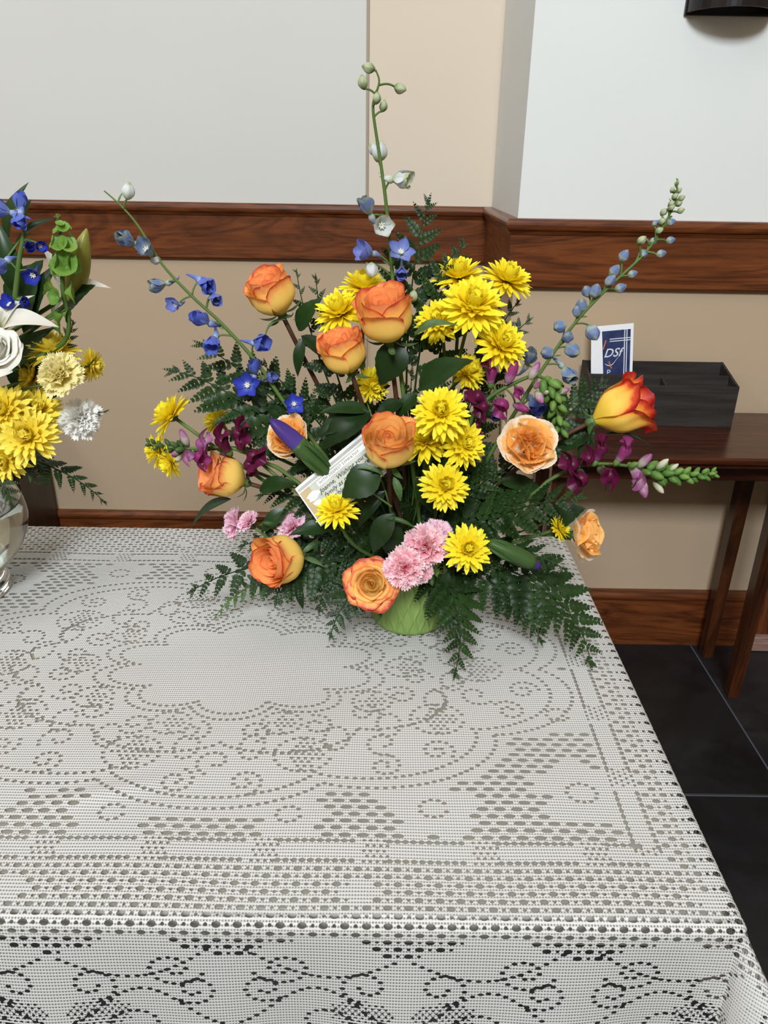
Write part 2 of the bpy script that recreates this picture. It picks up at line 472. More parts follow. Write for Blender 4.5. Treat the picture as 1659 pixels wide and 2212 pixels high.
obj('fold', mesh('fold', V, [(3,2,1,0),(4,5,6,7),(0,1,5,4),(1,2,6,5),(2,3,7,6),(3,0,4,7)], M_paper, smooth=False), bro)
V = [(-0.0235, -0.0015, 0.046), (0.041, -0.0015, 0.046), (0.041, -0.0015, -0.088), (-0.0180, -0.0015, -0.088)]
V += [(x, -0.0011, z) for x, _, z in V]
obj('cover', mesh('cover', V, [(3,2,1,0),(4,5,6,7),(0,1,5,4),(1,2,6,5),(2,3,7,6),(3,0,4,7)], M_blue, smooth=False), bro)
for x in (0.0265, 0.0315): bp('printed_line', M_silver, x, x+0.0022, -0.088, 0.046, -0.0017, 0.0002)
for z in (0.0215, 0.0265): bp('printed_line', M_silver, -0.006, 0.041, z, z+0.0020, -0.0019, 0.0002)
def text(name, body, mat, parent, M, size, shear=0.0, ext=0.00008, align='LEFT', bold=0.0):
    cu = bpy.data.curves.new(name, 'FONT'); cu.body = body; cu.size = size; cu.shear = shear; cu.extrude = ext; cu.align_x = align
    cu.offset = bold; cu.resolution_u = 3
    o = bpy.data.objects.new(name, cu); COL.objects.link(o)
    me = bpy.data.meshes.new_from_object(o.evaluated_get(bpy.context.evaluated_depsgraph_get()))
    bpy.data.objects.remove(o); me.materials.clear(); me.materials.append(mat)
    return obj(name, me, parent, M)
RX = Matrix.Rotation(PI/2, 4, 'X')
text('lettering', 'DSf', M_silver, bro, Matrix.Translation((-0.0195, -0.0021, -0.012)) @ RX, 0.027, 0.35, bold=0.0003)
text('lettering', 'P', M_silver, bro, Matrix.Translation((-0.012, -0.0021, -0.053)) @ RX, 0.018, 0.0)
def arc_strip(name, mat, pts, w, parent, y):
    V = []; F = []
    for i, (x, z) in enumerate(pts):
        ww = w*(0.25+0.75*math.sin(PI*(0.1+0.9*i/(len(pts)-1))))
        V += [(x, y, z-ww/2), (x, y, z+ww/2)]
    for i in range(len(pts)-1): F.append((2*i, 2*i+2, 2*i+3, 2*i+1))
    return obj(name, mesh(name, V, F, mat), parent)
arc_strip('printed_swoosh', M_silver, [(-0.016+0.032*t, -0.0265 - 0.007*math.sin(PI*min(1, t*1.15)) + 0.014*t*t) for t in [k/12 for k in range(13)]], 0.0022, bro, -0.0019)
for (x0, z0, x1, z1) in ((-0.0205, 0.006, -0.0145, 0.026), (-0.007, -0.022, -0.001, -0.038)):
    dx, dz = x1-x0, z1-z0; L = math.hypot(dx, dz); px_, pz_ = -dz/L*0.0013, dx/L*0.0013
    obj('printed_slash', mesh('printed_slash', [(x0-px_, -0.0021, z0-pz_), (x0+px_, -0.0021, z0+pz_), (x1+px_, -0.0021, z1+pz_), (x1-px_, -0.0021, z1-pz_)], [(0,1,2,3)], M_orange), bro)

# ------------------------------------------------------------------ wall sconce
M_bronze = mat_plain('dark_bronze', (0.020, 0.017, 0.018), 0.28, 0.15, 40, 0.5, 0.6)
n = NT('sconce_glass'); n.base((0.75, 0.76, 0.78)); n.rough(0.35); M_opal = n.m
scx, scz, sw, sd = 0.726, 1.609, 0.090, 0.100
sco = thing('wall_sconce', 'dark bronze half-round wall sconce high on the white wall', 'sconce', (scx, Y_RW-0.0045, scz))
box('back_plate', M_bronze, sco, -sw-0.003, sw+0.003, -0.009, 0.0, -0.004, 0.34, 0.001)
def band(name, mat, z0, z1, ro, th, a0=0.0, a1=PI, n_=28):
    V = []; F = []
    for k in range(n_+1):
        a = a0+(a1-a0)*k/n_; c, s_ = math.cos(a), math.sin(a)
        for q in (ro, ro-th):
            for z in (z0, z1): V.append((q*c*sw, -0.0092-q*s_*(sd-0.01), z))
    for k in range(n_):
        b0 = 4*k; b1 = b0+4
        F += [(b0, b1, b1+1, b0+1), (b0+2, b0+3, b1+3, b1+2), (b0, b0+2, b1+2, b1), (b0+1, b1+1, b1+3, b0+3)]
    F += [(0, 1, 3, 2), (4*n_, 4*n_+2, 4*n_+3, 4*n_+1)]
    return obj(name, mesh(name, V, F, mat, smooth=False), sco)
band('lower_band', M_bronze, 0.0, 0.030, 1.0, 0.07); band('upper_band', M_bronze, 0.29, 0.33, 1.0, 0.07)
band('diffuser', M_opal, 0.012, 0.325, 0.90, 0.05)
for a in (0.30, 1.10, PI-1.10, PI-0.30): band('upright', M_bronze, 0.0303, 0.2897, 1.0, 0.07, a-0.10, a+0.10, 4)

# ------------------------------------------------------------------ folding table and lace cloth
M_plastic = mat_plain('table_plastic', (0.25, 0.238, 0.205), 0.5, 0.04, 300)
M_steel = mat_plain('table_steel', (0.10, 0.10, 0.10), 0.4, 0.1, 80, 0.5, 0.7)
TX0, TX1, TY0, TY1 = -1.20, 0.300, 0.444, 1.170
tab = thing('folding_table', 'long grey folding table under the white lace tablecloth', 'table', (-0.45, 0.807, 0))
box('table_top', M_plastic, tab, TX0+0.45, TX1+0.45, TY0-0.807, TY1-0.807, 0.695, TABLE_Z-0.0015, 0.006)
for sx in (-0.62, 0.62):
    for sy in (-0.27, 0.27):
        V, F, _ = tube_vf([(sx, sy, 0.001), (sx, sy, 0.694)], 0.013, 10); obj('leg', mesh('leg', V, F, M_steel), tab)
    V, F, _ = tube_vf([(sx, -0.26, 0.12), (sx, 0.26, 0.12)], 0.010, 8); obj('cross_bar', mesh('cross_bar', V, F, M_steel), tab)

def lace_cloth():
    rng = random.Random(5)
    H = 0.0016
    S0, S1, T0, T1 = -1.20, 0.486, 0.262, 1.205
    ns, nt = int((S1-S0)/H), int((T1-T0)/H)
    s = S0 + H*np.arange(ns+1); t = T0 + H*np.arange(nt+1)
    SS, TT = np.meshgrid(s, t)                         # [nt+1, ns+1]
    fld = np.full(SS.shape, -1.0); dens = np.full(SS.shape, 0.55)
    ov = []
    sc, tc = -0.17, 0.788
    bx, by = 0.42, 0.280                               # centre line of the ribbon band
    def band_e(x, y):
        qx, qy = abs(x-sc)-bx, abs(y-tc)-by
        return max(qx, qy) if (qx < 0 or qy < 0) else max(qx, qy)
    E_ = np.maximum(np.abs(SS-sc)-bx, np.abs(TT-tc)-by)
    RHO = None
    solid = []                                         # (cx, cy, rx, ry): worked motifs that carry no net holes
    chains = []
    def chain(pts, gap=0.0062, rx=0.0026, ry=0.0018):
        gap = max(gap, 0.0068); rx = min(rx, 0.0027); ry = min(ry, 0.0021)
        acc = 0.0; last = None
        for p in pts:
            if last is not None:
                acc += math.hypot(p[0]-last[0], p[1]-last[1])
                if acc >= gap: ov.append((p[0], p[1], rx, ry)); acc = 0.0
            last = p
    def circ(cx, cy, r, a0=0, a1=2*PI, ry=None, n=80):
        ry = ry or r
        return [(cx+r*math.cos(a0+(a1-a0)*k/n), cy+ry*math.sin(a0+(a1-a0)*k/n)) for k in range(n+1)]
    def spiral(cx, cy, r, turns, a0, sgn=1, sy=1.0, n=120):
        return [(cx+r*(1-0.85*k/n)*math.cos(a0+sgn*2*PI*turns*k/n), cy+sy*r*(1-0.85*k/n)*math.sin(a0+sgn*2*PI*turns*k/n)) for k in range(n+1)]
    # --- motifs on the top: rosettes standing in the net round the medallion
    for mx in (-1, 1):
        for (dx, dy, r) in ((0.375, -0.205, 0.036), (0.375, 0.205, 0.036), (0.375, -0.085, 0.030), (0.375, 0.085, 0.030), (0.225, -0.228, 0.032), (0.225, 0.228, 0.032), (0.085, -0.238, 0.028), (0.085, 0.238, 0.028)):
            cx, cy = sc+mx*dx, tc+dy
            solid.append((cx, cy, r, r*0.9))
            for k in range(5):
                a = 2*PI*k/5+0.3
                solid.append((cx+r*0.9*math.cos(a), cy+r*0.8*math.sin(a), r*0.5, r*0.45))
            chain(circ(cx, cy, r*0.42, ry=r*0.34), 0.0058, 0.0030, 0.0018)
    # --- medallion: scalloped rims, spirals and small flowers
    NSC = 10
    EX, EY = 0.365, 0.205
    def bowl(a, amp): return amp*(abs(math.sin(a*NSC/2))**0.7)
    for rho, amp, ph, sp_ in ((1.00, 0.13, 0, 0.0066), (0.93, 0.13, 0, 0.0066), (0.68, 0.10, PI/NSC*1.0, 0.0064), (0.40, 0.10, 0, 0.0064), (0.35, 0.10, 0, 0.0064)):
        pts = []
        for k in range(901):
            a = 2*PI*k/900; rr = rho + amp*abs(math.sin(a*NSC/2+ph*NSC/2))**0.7
            pts.append((sc+EX*rr*math.cos(a), tc+EY*rr*math.sin(a)))
        chain(pts, sp_, 0.0031, 0.0021)
    for k in range(NSC):
        a = 2*PI*(k+0.5)/NSC
        for rho, da, r, tn in ((0.96, 0.10, 0.020, 1.5), (0.96, -0.10, 0.020, 1.5), (0.60, 0.15, 0.020, 1.4), (0.60, -0.15, 0.020, 1.4), (0.82, 0.0, 0.022, 1.2)):
            cx, cy = sc+EX*rho*math.cos(a+da), tc+EY*rho*math.sin(a+da)
            chain(spiral(cx, cy, r, tn, a+(PI if da < 0 else 0), 1 if da > 0 else -1, 0.9), 0.0060, 0.0030, 0.0020)
        a2 = 2*PI*k/NSC
        for rho, w2 in ((0.80, 4), (0.55, 3)):
            cx, cy = sc+EX*rho*math.cos(a2), tc+EY*rho*math.sin(a2)
            for q in range(-w2, w2+1):
                for w_ in range(-w2, w2+1):
                    if abs(q)+abs(w_)*0.8 < w2-0.4: ov.append((cx+q*0.0072+(w_ % 2)*0.0036, cy+w_*0.0056, 0.0025, 0.0018))
            chain(circ(cx, cy, 0.0075*w2, ry=0.0062*w2), 0.0058, 0.0027, 0.0019)
        for da in (-0.18, 0.18):
            cx, cy = sc+EX*0.72*math.cos(a2+da), tc+EY*0.72*math.sin(a2+da)
            chain(circ(cx, cy, 0.013, ry=0.018), 0.0058, 0.0027, 0.0019)
    # --- ribbon band: worked rectangles between ladder rows and little lattices
    P, RL = 0.101, 0.072
    def band_line(horizontal, fixed, a, b):
        k = math.floor((a)/P)-1
        while k*P < b:
            x0 = k*P+0.012; k += 1
            for side in (-1, 1):
                x = x0
                while x < x0+RL:
                    if a <= x <= b: ov.append((x, fixed+side*0.0110, 0.0031, 0.0024) if horizontal else (fixed+side*0.0110, x, 0.0024, 0.0031))
                    x += 0.0074
            for q in range(4):
                for w_ in range(5):
                    x = x0+RL+0.0055+q*0.0062+(w_ % 2)*0.0031; y = fixed+(w_-2)*0.0058
                    if a <= x <= b: ov.append((x, y, 0.0020, 0.0016) if horizontal else (y, x, 0.0016, 0.0020))
    for sg in (-1, 1):
        band_line(True, tc+sg*by, sc-bx, sc+bx); band_line(False, sc+sg*bx, tc-by, tc+by)
    # --- overhang: scrolls under the front edge
    def scroll_row(along_s, edge):
        k = -6
        while k < 6:
            c = -0.125 + k*0.30; k += 1
            for sg in (-1, 1):
                def put(pts, *a):
                    if along_s: chain([(c+sg*x, edge-y) for x, y in pts], *a)
                    else: chain([(edge+y, 0.62+c+sg*x) for x, y in pts], *a)
                put(spiral(0.047, 0.058, 0.027, 1.5, PI, -1, 0.8), 0.0062, 0.0030, 0.0018)
                put(spiral(0.030, 0.083, 0.021, 1.5, 0.5, 1, 0.9), 0.0060, 0.0028, 0.0018)
                put([(0.010+0.135*u_, 0.030+0.030*math.sin(PI*u_)+0.016*u_) for u_ in [q/80 for q in range(81)]], 0.0066, 0.0032, 0.0017)
                put([(0.150*u_, 0.105+0.022*math.cos(2*PI*u_)) for u_ in [q/90 for q in range(91)]], 0.0064, 0.0032, 0.0018)
                put([(0.150*u_, 0.150-0.016*math.cos(2*PI*u_)) for u_ in [q/90 for q in range(91)]], 0.0064, 0.0030, 0.0018)
                put(spiral(0.118, 0.078, 0.024, 1.4, PI/2, 1, 0.9), 0.0062, 0.0030, 0.0018)
                put([(0.085+0.02*math.cos(v_), 0.125+0.014*math.sin(v_)) for v_ in [q/50*2*PI for q in range(51)]], 0.0058, 0.0026, 0.0017)
                for q in range(11):
                    for w_ in range(9):
                        x = 0.112+(q-5)*0.0058+(w_ % 2)*0.0029; y = 0.112+(w_-4)*0.0042
                        if (q-5)**2/26+(w_-4)**2/18 < 1 and 0 <= x <= 0.15:
                            ov.append((c+sg*x, edge-y, 0.0018, 0.0013) if along_s else (edge+y, 0.62+c+sg*x, 0.0013, 0.0018))
    scroll_row(True, 0.442); scroll_row(False, 0.302)
    # --- nets
    def is_solid(x, y):
        for cx, cy, rx, ry in solid:
            if ((x-cx)/rx)**2+((y-cy)/ry)**2 < 1: return True
        return False
    row = 0; y = T0
    while y < T1:
        x = S0 + (0.0089 if row % 2 else 0)
        while x < S1:
            e = band_e(x, y)
            lim = 0.062 + 0.012*math.cos((x+0.125)*2*PI/0.30) + 0.012*math.sin(x*60)
            out_f, out_r = 0.442-y, x-0.302
            if e > 0.018 and max(out_f, out_r) < 0.030+0.012*math.cos((x+0.125)*2*PI/0.15):
                d = min(abs(((x-sc) % 0.30)-0.15), 9); de = abs(e-0.045)
                if d/0.016+de/0.014 > 1:
                    ov.append((x+rng.uniform(-.0003, .0003), y, 0.0040, 0.0026)); ov.append((x+0.0089, y, 0.0019, 0.0016))
            x += 0.0178
        row += 1; y += 0.0078
    row = 0; y = T0
    while y < T1:
        x = S0 + (0.0083 if row % 2 else 0)
        while x < S1:
            e = band_e(x, y); rho = math.hypot((x-sc)/EX, (y-tc)/EY)
            a = math.atan2((y-tc)/EY, (x-sc)/EX)
            if e < -0.017 and rho > 1.05+bowl(a, 0.13) and not is_solid(x, y):
                ov.append((x+rng.uniform(-.0004, .0004), y, 0.0060, 0.0026))
            x += 0.0166
        row += 1; y += 0.0085
    for cx, cy, rx, ry in ov:
        i0, i1 = int((cx-2.2*rx-S0)/H), int((cx+2.2*rx-S0)/H)+2
        j0, j1 = int((cy-2.6*ry-T0)/H), int((cy+2.6*ry-T0)/H)+2
        i0, j0 = max(i0, 0), max(j0, 0)
        if i0 >= i1 or j0 >= j1: continue
        X = SS[j0:j1, i0:i1]; Yv = TT[j0:j1, i0:i1]
        d = np.sqrt(((X-cx)/rx)**2+((Yv-cy)/ry)**2)
        np.maximum(fld[j0:j1, i0:i1], (1-d)*min(rx, ry)/H, out=fld[j0:j1, i0:i1])
    # density of the stitch: worked motifs and the plain centre are closed, grounds are half open
    dens[:] = 0.35
    for cx, cy, rx, ry in solid: dens[((SS-cx)/rx)**2+((TT-cy)/ry)**2 < 1] = 0.9
    RHO = np.sqrt(((SS-sc)/EX)**2 + ((TT-tc)/EY)**2); A_ = np.arctan2((TT-tc)/EY, (SS-sc)/EX)
    SB = np.abs(np.sin(A_*NSC/2))**0.7
    dens[RHO < 1.0+0.13*SB] = 0.60
    dens[(RHO > 0.45+0.1*SB) & (RHO < 0.93+0.13*SB) & (np.sin(A_*NSC)*np.sin(RHO*22) > 0.25)] = 0.30
    dens[(RHO > 0.93+0.13*SB) & (RHO < 1.0+0.13*SB)] = 0.85
    dens[RHO < 0.35+0.10*SB] = 0.80
    dens[(np.abs(E_) < 0.010)] = 0.7
    OF = np.maximum(0.442-TT, SS-0.302); dens[OF > 0.03] = 0.55
    wv = np.sin(SS*2*PI/0.15)*0.5+np.sin(TT*70+SS*20)*0.5; dens[(OF > 0.03) & (wv > 0.15)] = 0.95
    # --- pull the rim of each hole onto its outline
    gy, gx = np.gradient(fld)
    g2 = gx*gx+gy*gy+1e-6
    near = (np.abs(fld) < 0.75) & (g2 > 1e-3)
    mx_ = np.where(near, np.clip(-fld*gx/g2, -0.48, 0.48), 0)*H; my_ = np.where(near, np.clip(-fld*gy/g2, -0.48, 0.48), 0)*H
    S_ = SS+mx_; T_ = TT+my_
    cell = 0.25*(fld[:-1, :-1]+fld[1:, :-1]+fld[:-1, 1:]+fld[1:, 1:])
    keep = cell < 0.0
    # --- drape
    r = 0.010; zt = TABLE_Z
    ox = np.maximum(S_-0.302, 0); oy = np.maximum(0.442-T_, 0); ob_ = np.maximum(T_-1.172, 0)
    rho = np.sqrt(ox*ox+oy*oy); phi = np.arctan2(oy, ox+1e-12)
    both = (ox > 0) & (oy > 0)
    k = np.where(oy > 0, 0.05+0.03*np.sin(S_*17)+0.02*np.sin(S_*41+1), 0.07+0.03*np.sin(T_*19))
    k = np.where(both, 0.07+0.50*np.sin(2*phi)**1.3, k)
    k = k + np.where((ox > 0) & (oy <= 0), 0.10*np.exp(-(T_-0.442)/0.07), 0)
    a = np.minimum(rho/r, PI/2); rest = np.maximum(rho-r*PI/2, 0)
    out = r*np.sin(a)+rest*k; drop = r*(1-np.cos(a))+rest*np.sqrt(1-k*k)
    dx, dy = np.where(rho > 0, ox/(rho+1e-12), 0), np.where(rho > 0, -oy/(rho+1e-12), 0)
    px_ = np.minimum(S_, 0.302)+out*dx; py_ = np.clip(T_, 0.442, 1.172)+out*dy
    ab = np.minimum(ob_/r, PI/2); py_ = py_+r*np.sin(ab)
    pz_ = zt-drop-r*(1-np.cos(ab))-np.maximum(ob_-r*PI/2, 0)
    inside = (rho == 0) & (ob_ == 0)
    wr_ = 0.0006*np.sin(S_*31+T_*17)+0.0005*np.sin(S_*13-T_*43)+0.0022*np.exp(-((T_-0.575-0.30*(S_+0.27))/0.012)**2-((S_+0.27)/0.055)**2)
    pz_ = pz_+np.where(inside, 0.0012+wr_, 0.0012)
    co_ = np.stack([px_, py_, pz_], -1).reshape(-1, 3)
    idx = np.arange((nt+1)*(ns+1)).reshape(nt+1, ns+1)
    q = np.stack([idx[:-1, :-1], idx[:-1, 1:], idx[1:, 1:], idx[1:, :-1]], -1)[keep]
    used = np.zeros(co_.shape[0], bool); used[q.ravel()] = True
    remap = np.cumsum(used)-1
    q = remap[q]; co_ = co_[used]
    st = np.stack([S_, T_], -1).reshape(-1, 2)[used]; dn = dens.reshape(-1)[used]
    me = bpy.data.meshes.new('lace')
    me.vertices.add(len(co_)); me.vertices.foreach_set('co', co_.astype(np.float32).ravel())
    me.loops.add(q.size); me.loops.foreach_set('vertex_index', q.astype(np.int32).ravel())
    me.polygons.add(len(q)); me.polygons.foreach_set('loop_start', np.arange(0, q.size, 4, dtype=np.int32))
    me.polygons.foreach_set('use_smooth', np.ones(len(q), bool))
    at_ = me.attributes.new('density', 'FLOAT', 'POINT'); at_.data.foreach_set('value', dn.astype(np.float32))
    ul = me.uv_layers.new(name='UVMap'); ul.data.foreach_set('uv', st[q.ravel()].astype(np.float32).ravel())
    me.update(); me.validate()
    return me

n = NT('lace_thread'); uv = n.coord('UV'); sp = n.n.new('ShaderNodeSeparateXYZ'); n.link(uv, sp.inputs[0])
dn = n.n.new('ShaderNodeAttribute'); dn.attribute_name = 'density'
row = n.math('SINE', n.math('MULTIPLY', sp.outputs[1], 2*PI/0.0036)); colw = n.math('SINE', n.math('MULTIPLY', sp.outputs[0], 2*PI/0.0026))
rw = n.math('ADD', n.math('MULTIPLY', row, 0.5), 0.5)
opn = n.math('SUBTRACT', 1.0, dn.outputs['Fac'])
cw = n.math('ADD', n.math('MULTIPLY', colw, 0.5), 0.5)
amt = n.math('ADD', 0.16, n.math('MULTIPLY', n.math('MULTIPLY', opn, 0.62), cw))
gap = n.math('MINIMUM', n.math('MULTIPLY', n.math('MULTIPLY', n.math('POWER', rw, 1.4), 1.25), amt), 0.92)
tr = n.n.new('ShaderNodeBsdfTransparent'); mx = n.n.new('ShaderNodeMixShader')
n.link(gap, mx.inputs[0]); n.base((0.73, 0.72, 0.695)); n.rough(0.85); n.spec(0.15)
tl = n.n.new('ShaderNodeBsdfTranslucent'); tl.inputs[0].default_value = (0.73, 0.72, 0.695, 1); mt = n.n.new('ShaderNodeMixShader'); mt.inputs[0].default_value = 0.18
n.bump(n.math('SUBTRACT', n.math('MULTIPLY', colw, 0.2), rw), 0.22, 0.0007)
n.link(n.b.outputs[0], mt.inputs[1]); n.link(tl.outputs[0], mt.inputs[2])
n.link(mt.outputs[0], mx.inputs[1]); n.link(tr.outputs[0], mx.inputs[2]); n.link(mx.outputs[0], n.out.inputs[0]); M_lace = n.m
_l = lace_cloth(); _l.materials.append(M_lace)
tag(obj('lace_tablecloth', _l), 'white patterned lace tablecloth draped over the folding table', 'tablecloth')

# ------------------------------------------------------------------ plant materials
M_stem = mat_leaf('stem_green', (0.060, 0.115, 0.022), (0.12, 0.19, 0.045), 0.5, 0.3, 0.0)
M_stem_brown = mat_leaf('stem_brown', (0.055, 0.022, 0.012), (0.11, 0.045, 0.022), 0.5, 0.3, 0.0)
M_fern = mat_leaf('fern_green', (0.007, 0.021, 0.004), (0.022, 0.056, 0.011), 0.42, 0.24, 0.12)
M_fern_pale = mat_leaf('fern_pale', (0.045, 0.105, 0.03), (0.085, 0.17, 0.05), 0.4, 0.4, 0.15)
M_leaf = mat_leaf('leaf_green', (0.006, 0.019, 0.004), (0.017, 0.046, 0.009), 0.36, 0.30, 0.10)
M_leaf_mid = mat_leaf('leaf_mid', (0.028, 0.065, 0.014), (0.055, 0.11, 0.028), 0.45, 0.3, 0.12)
M_sepal = mat_leaf('sepal_green', (0.045, 0.10, 0.025), (0.12, 0.19, 0.07), 0.5, 0.3, 0.1)
M_bell = mat_leaf('bell_green', (0.10, 0.24, 0.03), (0.26, 0.42, 0.08), 0.5, 0.3, 0.3)
M_lilybud = mat_leaf('lily_bud', (0.16, 0.18, 0.025), (0.30, 0.28, 0.05), 0.4, 0.4, 0.05)
M_snapbud = mat_leaf('snap_bud', (0.075, 0.17, 0.03), (0.17, 0.30, 0.06), 0.5, 0.3, 0.1)
M_snapbud_dark = mat_leaf('snap_bud_dark', (0.030, 0.065, 0.018), (0.07, 0.13, 0.035), 0.5, 0.3, 0.1)
M_rose = mat_petal('rose_inner', [(0.0, (0.95, 0.64, 0.16)), (0.40, (1.0, 0.58, 0.18)), (0.78, (1.0, 0.48, 0.16)), (0.95, (0.97, 0.38, 0.13)), (1.0, (0.88, 0.24, 0.10))], 0.06, 0.45, 0.25)
M_rose_out = mat_petal('rose_outer', [(0.0, (0.66, 0.58, 0.10)), (0.25, (0.98, 0.72, 0.15)), (0.72, (1.0, 0.64, 0.16)), (0.90, (0.95, 0.38, 0.11)), (1.0, (0.62, 0.09, 0.05))], 0.22, 0.45, 0.22, 0.07)
M_rose_gold = mat_petal('rose_golden', [(0.0, (0.95, 0.70, 0.22)), (0.5, (1.0, 0.68, 0.22)), (0.90, (1.0, 0.60, 0.19)), (0.98, (0.95, 0.42, 0.12)), (1.0, (0.80, 0.22, 0.08))], 0.05, 0.45, 0.25)
M_rose_gold_out = mat_petal('rose_golden_outer', [(0.0, (0.78, 0.66, 0.15)), (0.3, (1.0, 0.74, 0.20)), (0.80, (1.0, 0.60, 0.17)), (0.93, (0.92, 0.32, 0.10)), (1.0, (0.52, 0.06, 0.04))], 0.16, 0.45, 0.22, 0.07)
M_rose_red = mat_petal('rose_red_edge', [(0.0, (0.95, 0.66, 0.05)), (0.50, (1.0, 0.66, 0.12)), (0.72, (0.97, 0.46, 0.07)), (0.84, (0.72, 0.08, 0.025)), (0.97, (0.38, 0.015, 0.012))], 0.36, 0.42, 0.22, 0.08)
M_rose_white = mat_petal('rose_white', [(0.0, (0.70, 0.70, 0.45)), (0.4, (0.82, 0.80, 0.70)), (1.0, (0.84, 0.82, 0.76))], 0.0, 0.5, 0.25)
M_mum = mat_petal('mum_yellow', [(0.0, (0.80, 0.52, 0.008)), (0.30, (0.95, 0.74, 0.012)), (1.0, (0.98, 0.86, 0.05))], 0.0, 0.5, 0.28, 0.02, 0.22)
M_mum_heart = mat_petal('mum_heart', [(0.0, (0.55, 0.46, 0.01)), (0.5, (0.78, 0.64, 0.015)), (1.0, (0.95, 0.80, 0.04))], 0.0, 0.5, 0.15, 0.02)
M_mum_gold = mat_petal('mum_gold', [(0.0, (0.74, 0.48, 0.01)), (0.35, (0.92, 0.70, 0.02)), (1.0, (0.97, 0.84, 0.14))], 0.2, 0.5, 0.28, 0.02, 0.35)
M_pink = mat_petal('carnation_pink', [(0.0, (0.75, 0.16, 0.20)), (0.45, (0.97, 0.36, 0.41)), (0.85, (0.98, 0.52, 0.58)), (1.0, (1.0, 0.80, 0.84))], 0.10, 0.5, 0.3, 0.05, 0.2)
M_pink_pale = mat_petal('carnation_pale_pink', [(0.0, (0.78, 0.28, 0.42)), (0.5, (0.95, 0.50, 0.64)), (1.0, (0.98, 0.74, 0.84))], 0.10, 0.5, 0.3, 0.05, 0.2)
M_peach = mat_petal('carnation_peach', [(0.0, (0.88, 0.62, 0.25)), (0.40, (1.0, 0.88, 0.64)), (0.64, (1.0, 0.74, 0.40)), (0.82, (1.0, 0.48, 0.06)), (1.0, (1.0, 0.62, 0.22))], 0.10, 0.45, 0.3, 0.18, 0.30)
M_peach_out = mat_petal('carnation_cream', [(0.0, (0.88, 0.74, 0.48)), (0.5, (1.0, 0.92, 0.78)), (0.74, (1.0, 0.76, 0.38)), (0.86, (1.0, 0.55, 0.12)), (1.0, (1.0, 0.90, 0.74))], 0.12, 0.45, 0.3, 0.20, 0.30)
M_cream = mat_petal('carnation_yellow', [(0.0, (0.58, 0.46, 0.08)), (0.6, (0.92, 0.80, 0.30)), (1.0, (0.96, 0.89, 0.52))], 0.0, 0.5, 0.3, 0.04, 0.1)
M_wcarn = mat_petal('carnation_white', [(0.0, (0.55, 0.55, 0.42)), (0.5, (0.90, 0.89, 0.84)), (1.0, (0.95, 0.94, 0.91))], 0.0, 0.5, 0.3, 0.04, 0.1)
M_lily = mat_petal('lily_white', [(0.0, (0.55, 0.55, 0.30)), (0.35, (0.82, 0.80, 0.72)), (0.9, (0.84, 0.81, 0.74)), (1.0, (0.75, 0.62, 0.42))], 0.0, 0.45, 0.3, 0.05, 0.15)
M_dblue = mat_petal('delphinium_blue', [(0.0, (0.46, 0.54, 0.66)), (0.3, (0.20, 0.27, 0.62)), (1.0, (0.10, 0.14, 0.56))], 0.1, 0.5, 0.25, 0.10, 0.4)
M_ddeep = mat_petal('delphinium_deep', [(0.0, (0.20, 0.26, 0.55)), (0.4, (0.045, 0.07, 0.48)), (1.0, (0.025, 0.035, 0.38))], 0.1, 0.45, 0.25, 0.08, 0.3)
M_dpale = mat_petal('delphinium_pale', [(0.0, (0.28, 0.36, 0.20)), (0.25, (0.42, 0.48, 0.46)), (0.55, (0.20, 0.27, 0.42)), (0.85, (0.15, 0.21, 0.40)), (1.0, (0.30, 0.34, 0.26))], 0.1, 0.5, 0.25, 0.14, 0.6)
M_dmid = mat_petal('delphinium_mid', [(0.0, (0.40, 0.46, 0.42)), (0.3, (0.24, 0.30, 0.58)), (0.8, (0.17, 0.21, 0.56)), (1.0, (0.15, 0.18, 0.50))], 0.1, 0.5, 0.25, 0.12, 0.4)
M_dwhite = mat_petal('delphinium_white', [(0.0, (0.42, 0.48, 0.22)), (0.35, (0.66, 0.70, 0.66)), (0.8, (0.68, 0.70, 0.72)), (1.0, (0.42, 0.46, 0.20))], 0.0, 0.5, 0.25, 0.12, 0.4)
M_dgreen = mat_petal('delphinium_green', [(0.0, (0.14, 0.20, 0.06)), (0.4, (0.36, 0.42, 0.24)), (0.8, (0.44, 0.47, 0.30)), (1.0, (0.20, 0.25, 0.09))], 0.0, 0.5, 0.15, 0.12, 0.3)
M_bee = mat_plain('delphinium_eye', (0.66, 0.64, 0.56), 0.6, 0.2)
M_spdark = mat_petal('snap_dark', [(0.0, (0.32, 0.10, 0.24)), (0.4, (0.15, 0.014, 0.065)), (1.0, (0.12, 0.007, 0.040))], 0.0, 0.4, 0.25, 0.12, 0.3)
M_spmag = mat_petal('snap_magenta', [(0.0, (0.50, 0.34, 0.44)), (0.4, (0.34, 0.06, 0.20)), (1.0, (0.27, 0.025, 0.14))], 0.0, 0.4, 0.25, 0.12, 0.3)
M_sppale = mat_petal('snap_pale', [(0.0, (0.40, 0.42, 0.24)), (0.4, (0.58, 0.48, 0.46)), (0.75, (0.42, 0.18, 0.32)), (1.0, (0.34, 0.08, 0.25))], 0.0, 0.4, 0.25, 0.14, 0.3)
M_spwhite = mat_petal('snap_white_bud', [(0.0, (0.30, 0.36, 0.14)), (0.5, (0.62, 0.62, 0.44)), (1.0, (0.66, 0.62, 0.52))], 0.0, 0.4, 0.25, 0.1, 0.2)
M_iris = mat_petal('iris_purple', [(0.0, (0.30, 0.28, 0.10)), (0.12, (0.10, 0.06, 0.30)), (1.0, (0.055, 0.020, 0.17))], 0.0, 0.45, 0.2, 0.05, 0.2)

# ------------------------------------------------------------------ petal banks
def hsh(*a):
    return random.Random(repr(a)).random

